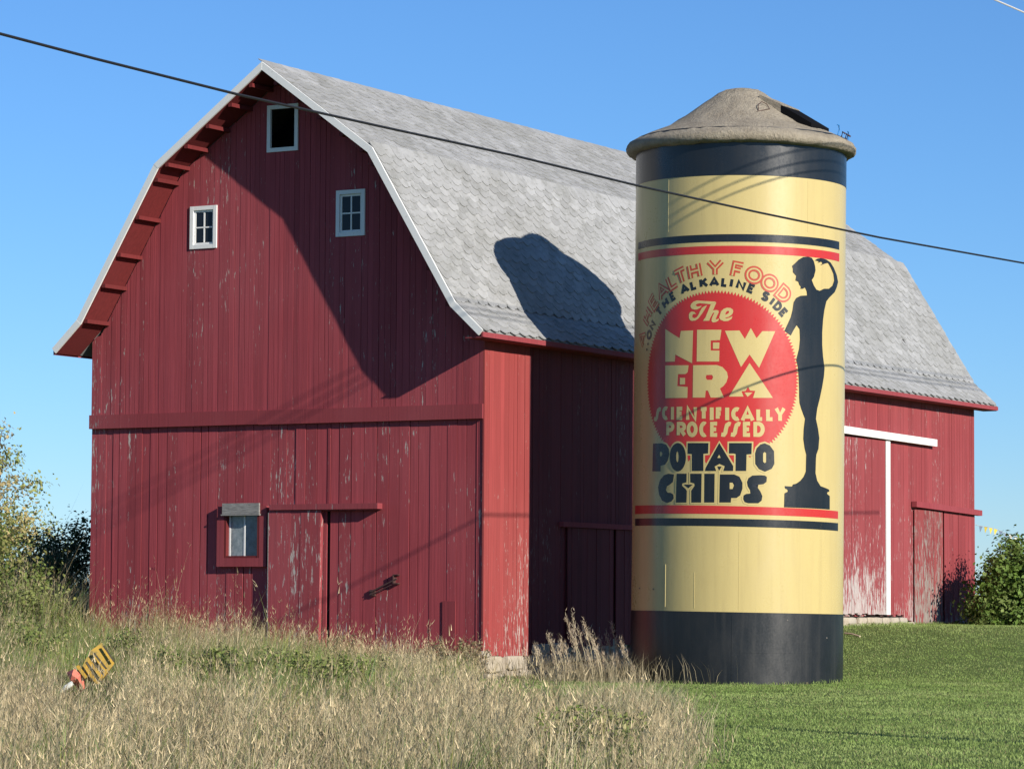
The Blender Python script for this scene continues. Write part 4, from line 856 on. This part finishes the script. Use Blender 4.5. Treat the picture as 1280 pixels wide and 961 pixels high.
# plumed dry grass before the shaded side wall
def plume_clump():
    p0 = lvl_hit(742, 852); root = thing('plumed_grass', (p0[0], p0[1], float(ground(p0[0], p0[1]))), 'clump of tall tan plumed grass against the dark side wall left of the silo', 'grass clump'); st_, ps = [], []
    spec = [(668, 806), (684, 792), (672, 815), (700, 798), (707, 772), (716, 770), (712, 786), (722, 786), (729, 778), (735, 790), (741, 796), (748, 800), (757, 795), (764, 780), (770, 800), (778, 812), (786, 815), (792, 806), (815, 808), (803, 820), (697, 812), (690, 820), (725, 805), (733, 812), (745, 815), (753, 818), (762, 814), (779, 822), (836, 826), (823, 832), (800, 812), (808, 818), (828, 818), (845, 832), (776, 804), (790, 822)]
    for i, (u, v) in enumerate(spec*2):
        if i >= len(spec): u += random.uniform(-14, 14); v += random.uniform(8, 24)
        b = lvl_hit(u+random.uniform(4, 22), 849+random.uniform(-1, 5)); tt = float((b-CAM)@FH); e = at_t(u, v, tt); b = Vector(b)-Vector((0, 0, .02)); e = Vector(e); md = b.lerp(e, .55)+Vector(R0)*.05; st_.append(tube([b, md, e], .009, 4, [1, .8, .5]))
        for f_ in np.linspace(.72, 1., 9):
            c = np.array(md.lerp(e, (f_-.5)*2)); ps.append(tufts(c[None], np.array([.052]), 9, np.array([[.56, .46, .33]])*random.uniform(.8, 1.2)))
    part('stem', *join(*st_), plain('dry_stem', (.36, .30, .19), .8), root); V, T, C = cat(ps); tri_mesh('plume', V, T, m_grass, C, root)
    xx = RNG.normal(p0[0], 1.0, 900); yy = RNG.normal(p0[1], .5, 900); cc_ = np.array([[.38, .32, .2]])*(.6+.7*RNG.random((900, 1)))
    V, T, C, _, _ = blades(xx, yy, ground(xx, yy)-.01, .3+.45*RNG.random(900), .008+.003*RNG.random(900), .2+.5*RNG.random(900), cc_); o = tri_mesh('blades', V, T, m_grass, C, root); o['kind'] = 'stuff'
plume_clump()

# ------------------------------------------------------------------ litter in the grass
p = lvl_hit(118, 880); tt = float((p-CAM)@FH)-.35
def pp(u, v, dt=0.): return Vector(at_t(u, v, tt+dt))
k = Mat('yellow_plastic', .5); k.color(k.ramp(k.noise(k.pos(), 9, 5, .7), [(.38, (.46, .27, .03)), (.55, (.30, .21, .05)), (.66, (.10, .09, .04))])); m_ysheet = k.m; m_rsheet = plain('faded_red_plastic', (.62, .16, .11), .6); m_dark = plain('dark_plastic', (.075, .065, .04), .7)
root = thing('scrap_sign', pp(115, 868), 'bent yellow plastic frame with dark bars lying in the tall grass', 'scrap')
V = [pp(*q_) for q_ in ((100, 838, 0), (113, 813, .12), (127, 803, .2), (143, 829, .05), (134, 843, -.1), (123, 855, -.1), (110, 850, -.05))]; n_ = len(V); V += [v_+Vector(FH)*.02 for v_ in V]
part('panel', V, [list(range(n_)), list(range(2*n_-1, n_-1, -1))]+[[i, i+n_, (i+1) % n_+n_, (i+1) % n_] for i in range(n_)], m_ysheet, root)
for a_, b_, wq in (((130, 807, .12), (143, 826, .0), .035), ((118, 816, .06), (133, 835, -.06), .05), ((109, 828, -.06), (124, 851, -.16), .06), ((114, 823, 0), (130, 843, -.12), .025)):
    part('bar', *beam(pp(*a_)-Vector(FH)*.05, pp(*b_)-Vector(FH)*.05, .03, wq, tuple(-FH)), m_dark, root)
part('edge_strip', *beam(pp(97, 832, -.08), pp(108, 847, -.12), .05, .07, tuple(-FH)), m_ysheet, root)
root = thing('scrap_plastic', pp(100, 868, -.1), 'crumpled faded red plastic with a white tail beside the yellow scrap', 'scrap')
ring = [(83, 840), (92, 836), (104, 838), (107, 848), (105, 862), (100, 866), (95, 858), (88, 850)]; V = [pp(u, v, random.uniform(-.15, .1)) for u, v in ring]+[pp(97, 848, -.2), pp(101, 855, -.12), pp(90, 843, -.2)]
V2 = [v_+Vector(FH)*.03 for v_ in V]; F = [[0, 1, 10], [1, 2, 8], [1, 8, 10], [2, 3, 8], [3, 4, 9], [3, 9, 8], [4, 5, 9], [5, 6, 9], [6, 7, 8], [6, 8, 9], [7, 0, 10], [7, 10, 8]]
part('sheet', V+V2, F+[[i+11 for i in f_[::-1]] for f_ in F], m_rsheet, root)
part('tail', *tube([pp(91, 853, -.15), pp(83, 859, -.15), pp(74, 866, -.12)], .05, 6, [.8, 1, .3]), plain('white_plastic', (.6, .62, .58), .6), root)
p = lvl_hit(1056, 794); q_ = lvl_hit(1075, 797.5); o = part('stick', *tube([Vector(p)+Vector((0, 0, .06)), Vector((p+q_)/2)+Vector((0, 0, .075)), Vector(q_)+Vector((0, 0, .05))], .025, 6), plain('pale_stick', (.5, .42, .3), .8)); tag(o, 'pale stick lying on the lawn right of the silo', 'stick')
# pennant string
pts = [Vector(at_t(u, v, 103+.0*u)) for u, v in ((1205, 651), (1224, 657), (1234, 658.5), (1245, 661), (1256, 666), (1268, 670.5), (1280, 674), (1310, 680), (1350, 683))]
root = thing('pennant_string', (pts[1].x, pts[1].y, float(ground(pts[1].x, pts[1].y))), 'string of small coloured pennants above the bush at the right barn corner', 'pennants')
part('cord', *tube(pts, .008, 4), m_cable2, root)
pc = [plain('yellow_pennant', (.65, .5, .06), .7), plain('grey_blue_pennant', (.2, .26, .38), .7), plain('white_pennant', (.7, .68, .6), .7)]
for i, (a, b) in enumerate(zip(np.arange(1224, 1316, 6.2), (1, 0, 0, 0, 1, 1, 2, 2, 1, 0, 0, 2, 1, 0, 2))):
    v = float(np.interp(a, [1205, 1224, 1234, 1245, 1256, 1268, 1280, 1310, 1350], [651, 657, 658.5, 661, 666, 670.5, 674, 680, 683])); v2 = float(np.interp(a+4.4, [1205, 1224, 1234, 1245, 1256, 1268, 1280, 1310, 1350], [651, 657, 658.5, 661, 666, 670.5, 674, 680, 683]))
    P = [Vector(at_t(a, v, 103)), Vector(at_t(a+4.4, v2, 103)), Vector(at_t(a+1+random.uniform(-1, 2), v+8.5, 103+random.uniform(-.06, .06)))]
    part('pennant', P+[q_+Vector(FH)*.006 for q_ in P], [[0, 1, 2], [5, 4, 3], [0, 3, 4, 1], [1, 4, 5, 2], [2, 5, 3, 0]], pc[b], root)
e_ = pts[-1]; zg = float(ground(e_.x, e_.y)); root = thing('fence_post', (e_.x, e_.y, zg), 'thin wooden post holding the far end of the pennant string behind the bush', 'post')
part('shaft', *tube([(e_.x, e_.y, zg-.3), (e_.x+.01, e_.y, zg+1.5), (e_.x, e_.y, e_.z+.08)], .05, 8, [1, .95, .85]), m_pole, root)
part('hook', *tube([e_-Vector((.0, 0, .03)), e_+Vector((-.06, .02, 0)), e_+Vector((-.03, .06, .03))], .012, 5), m_iron, root)
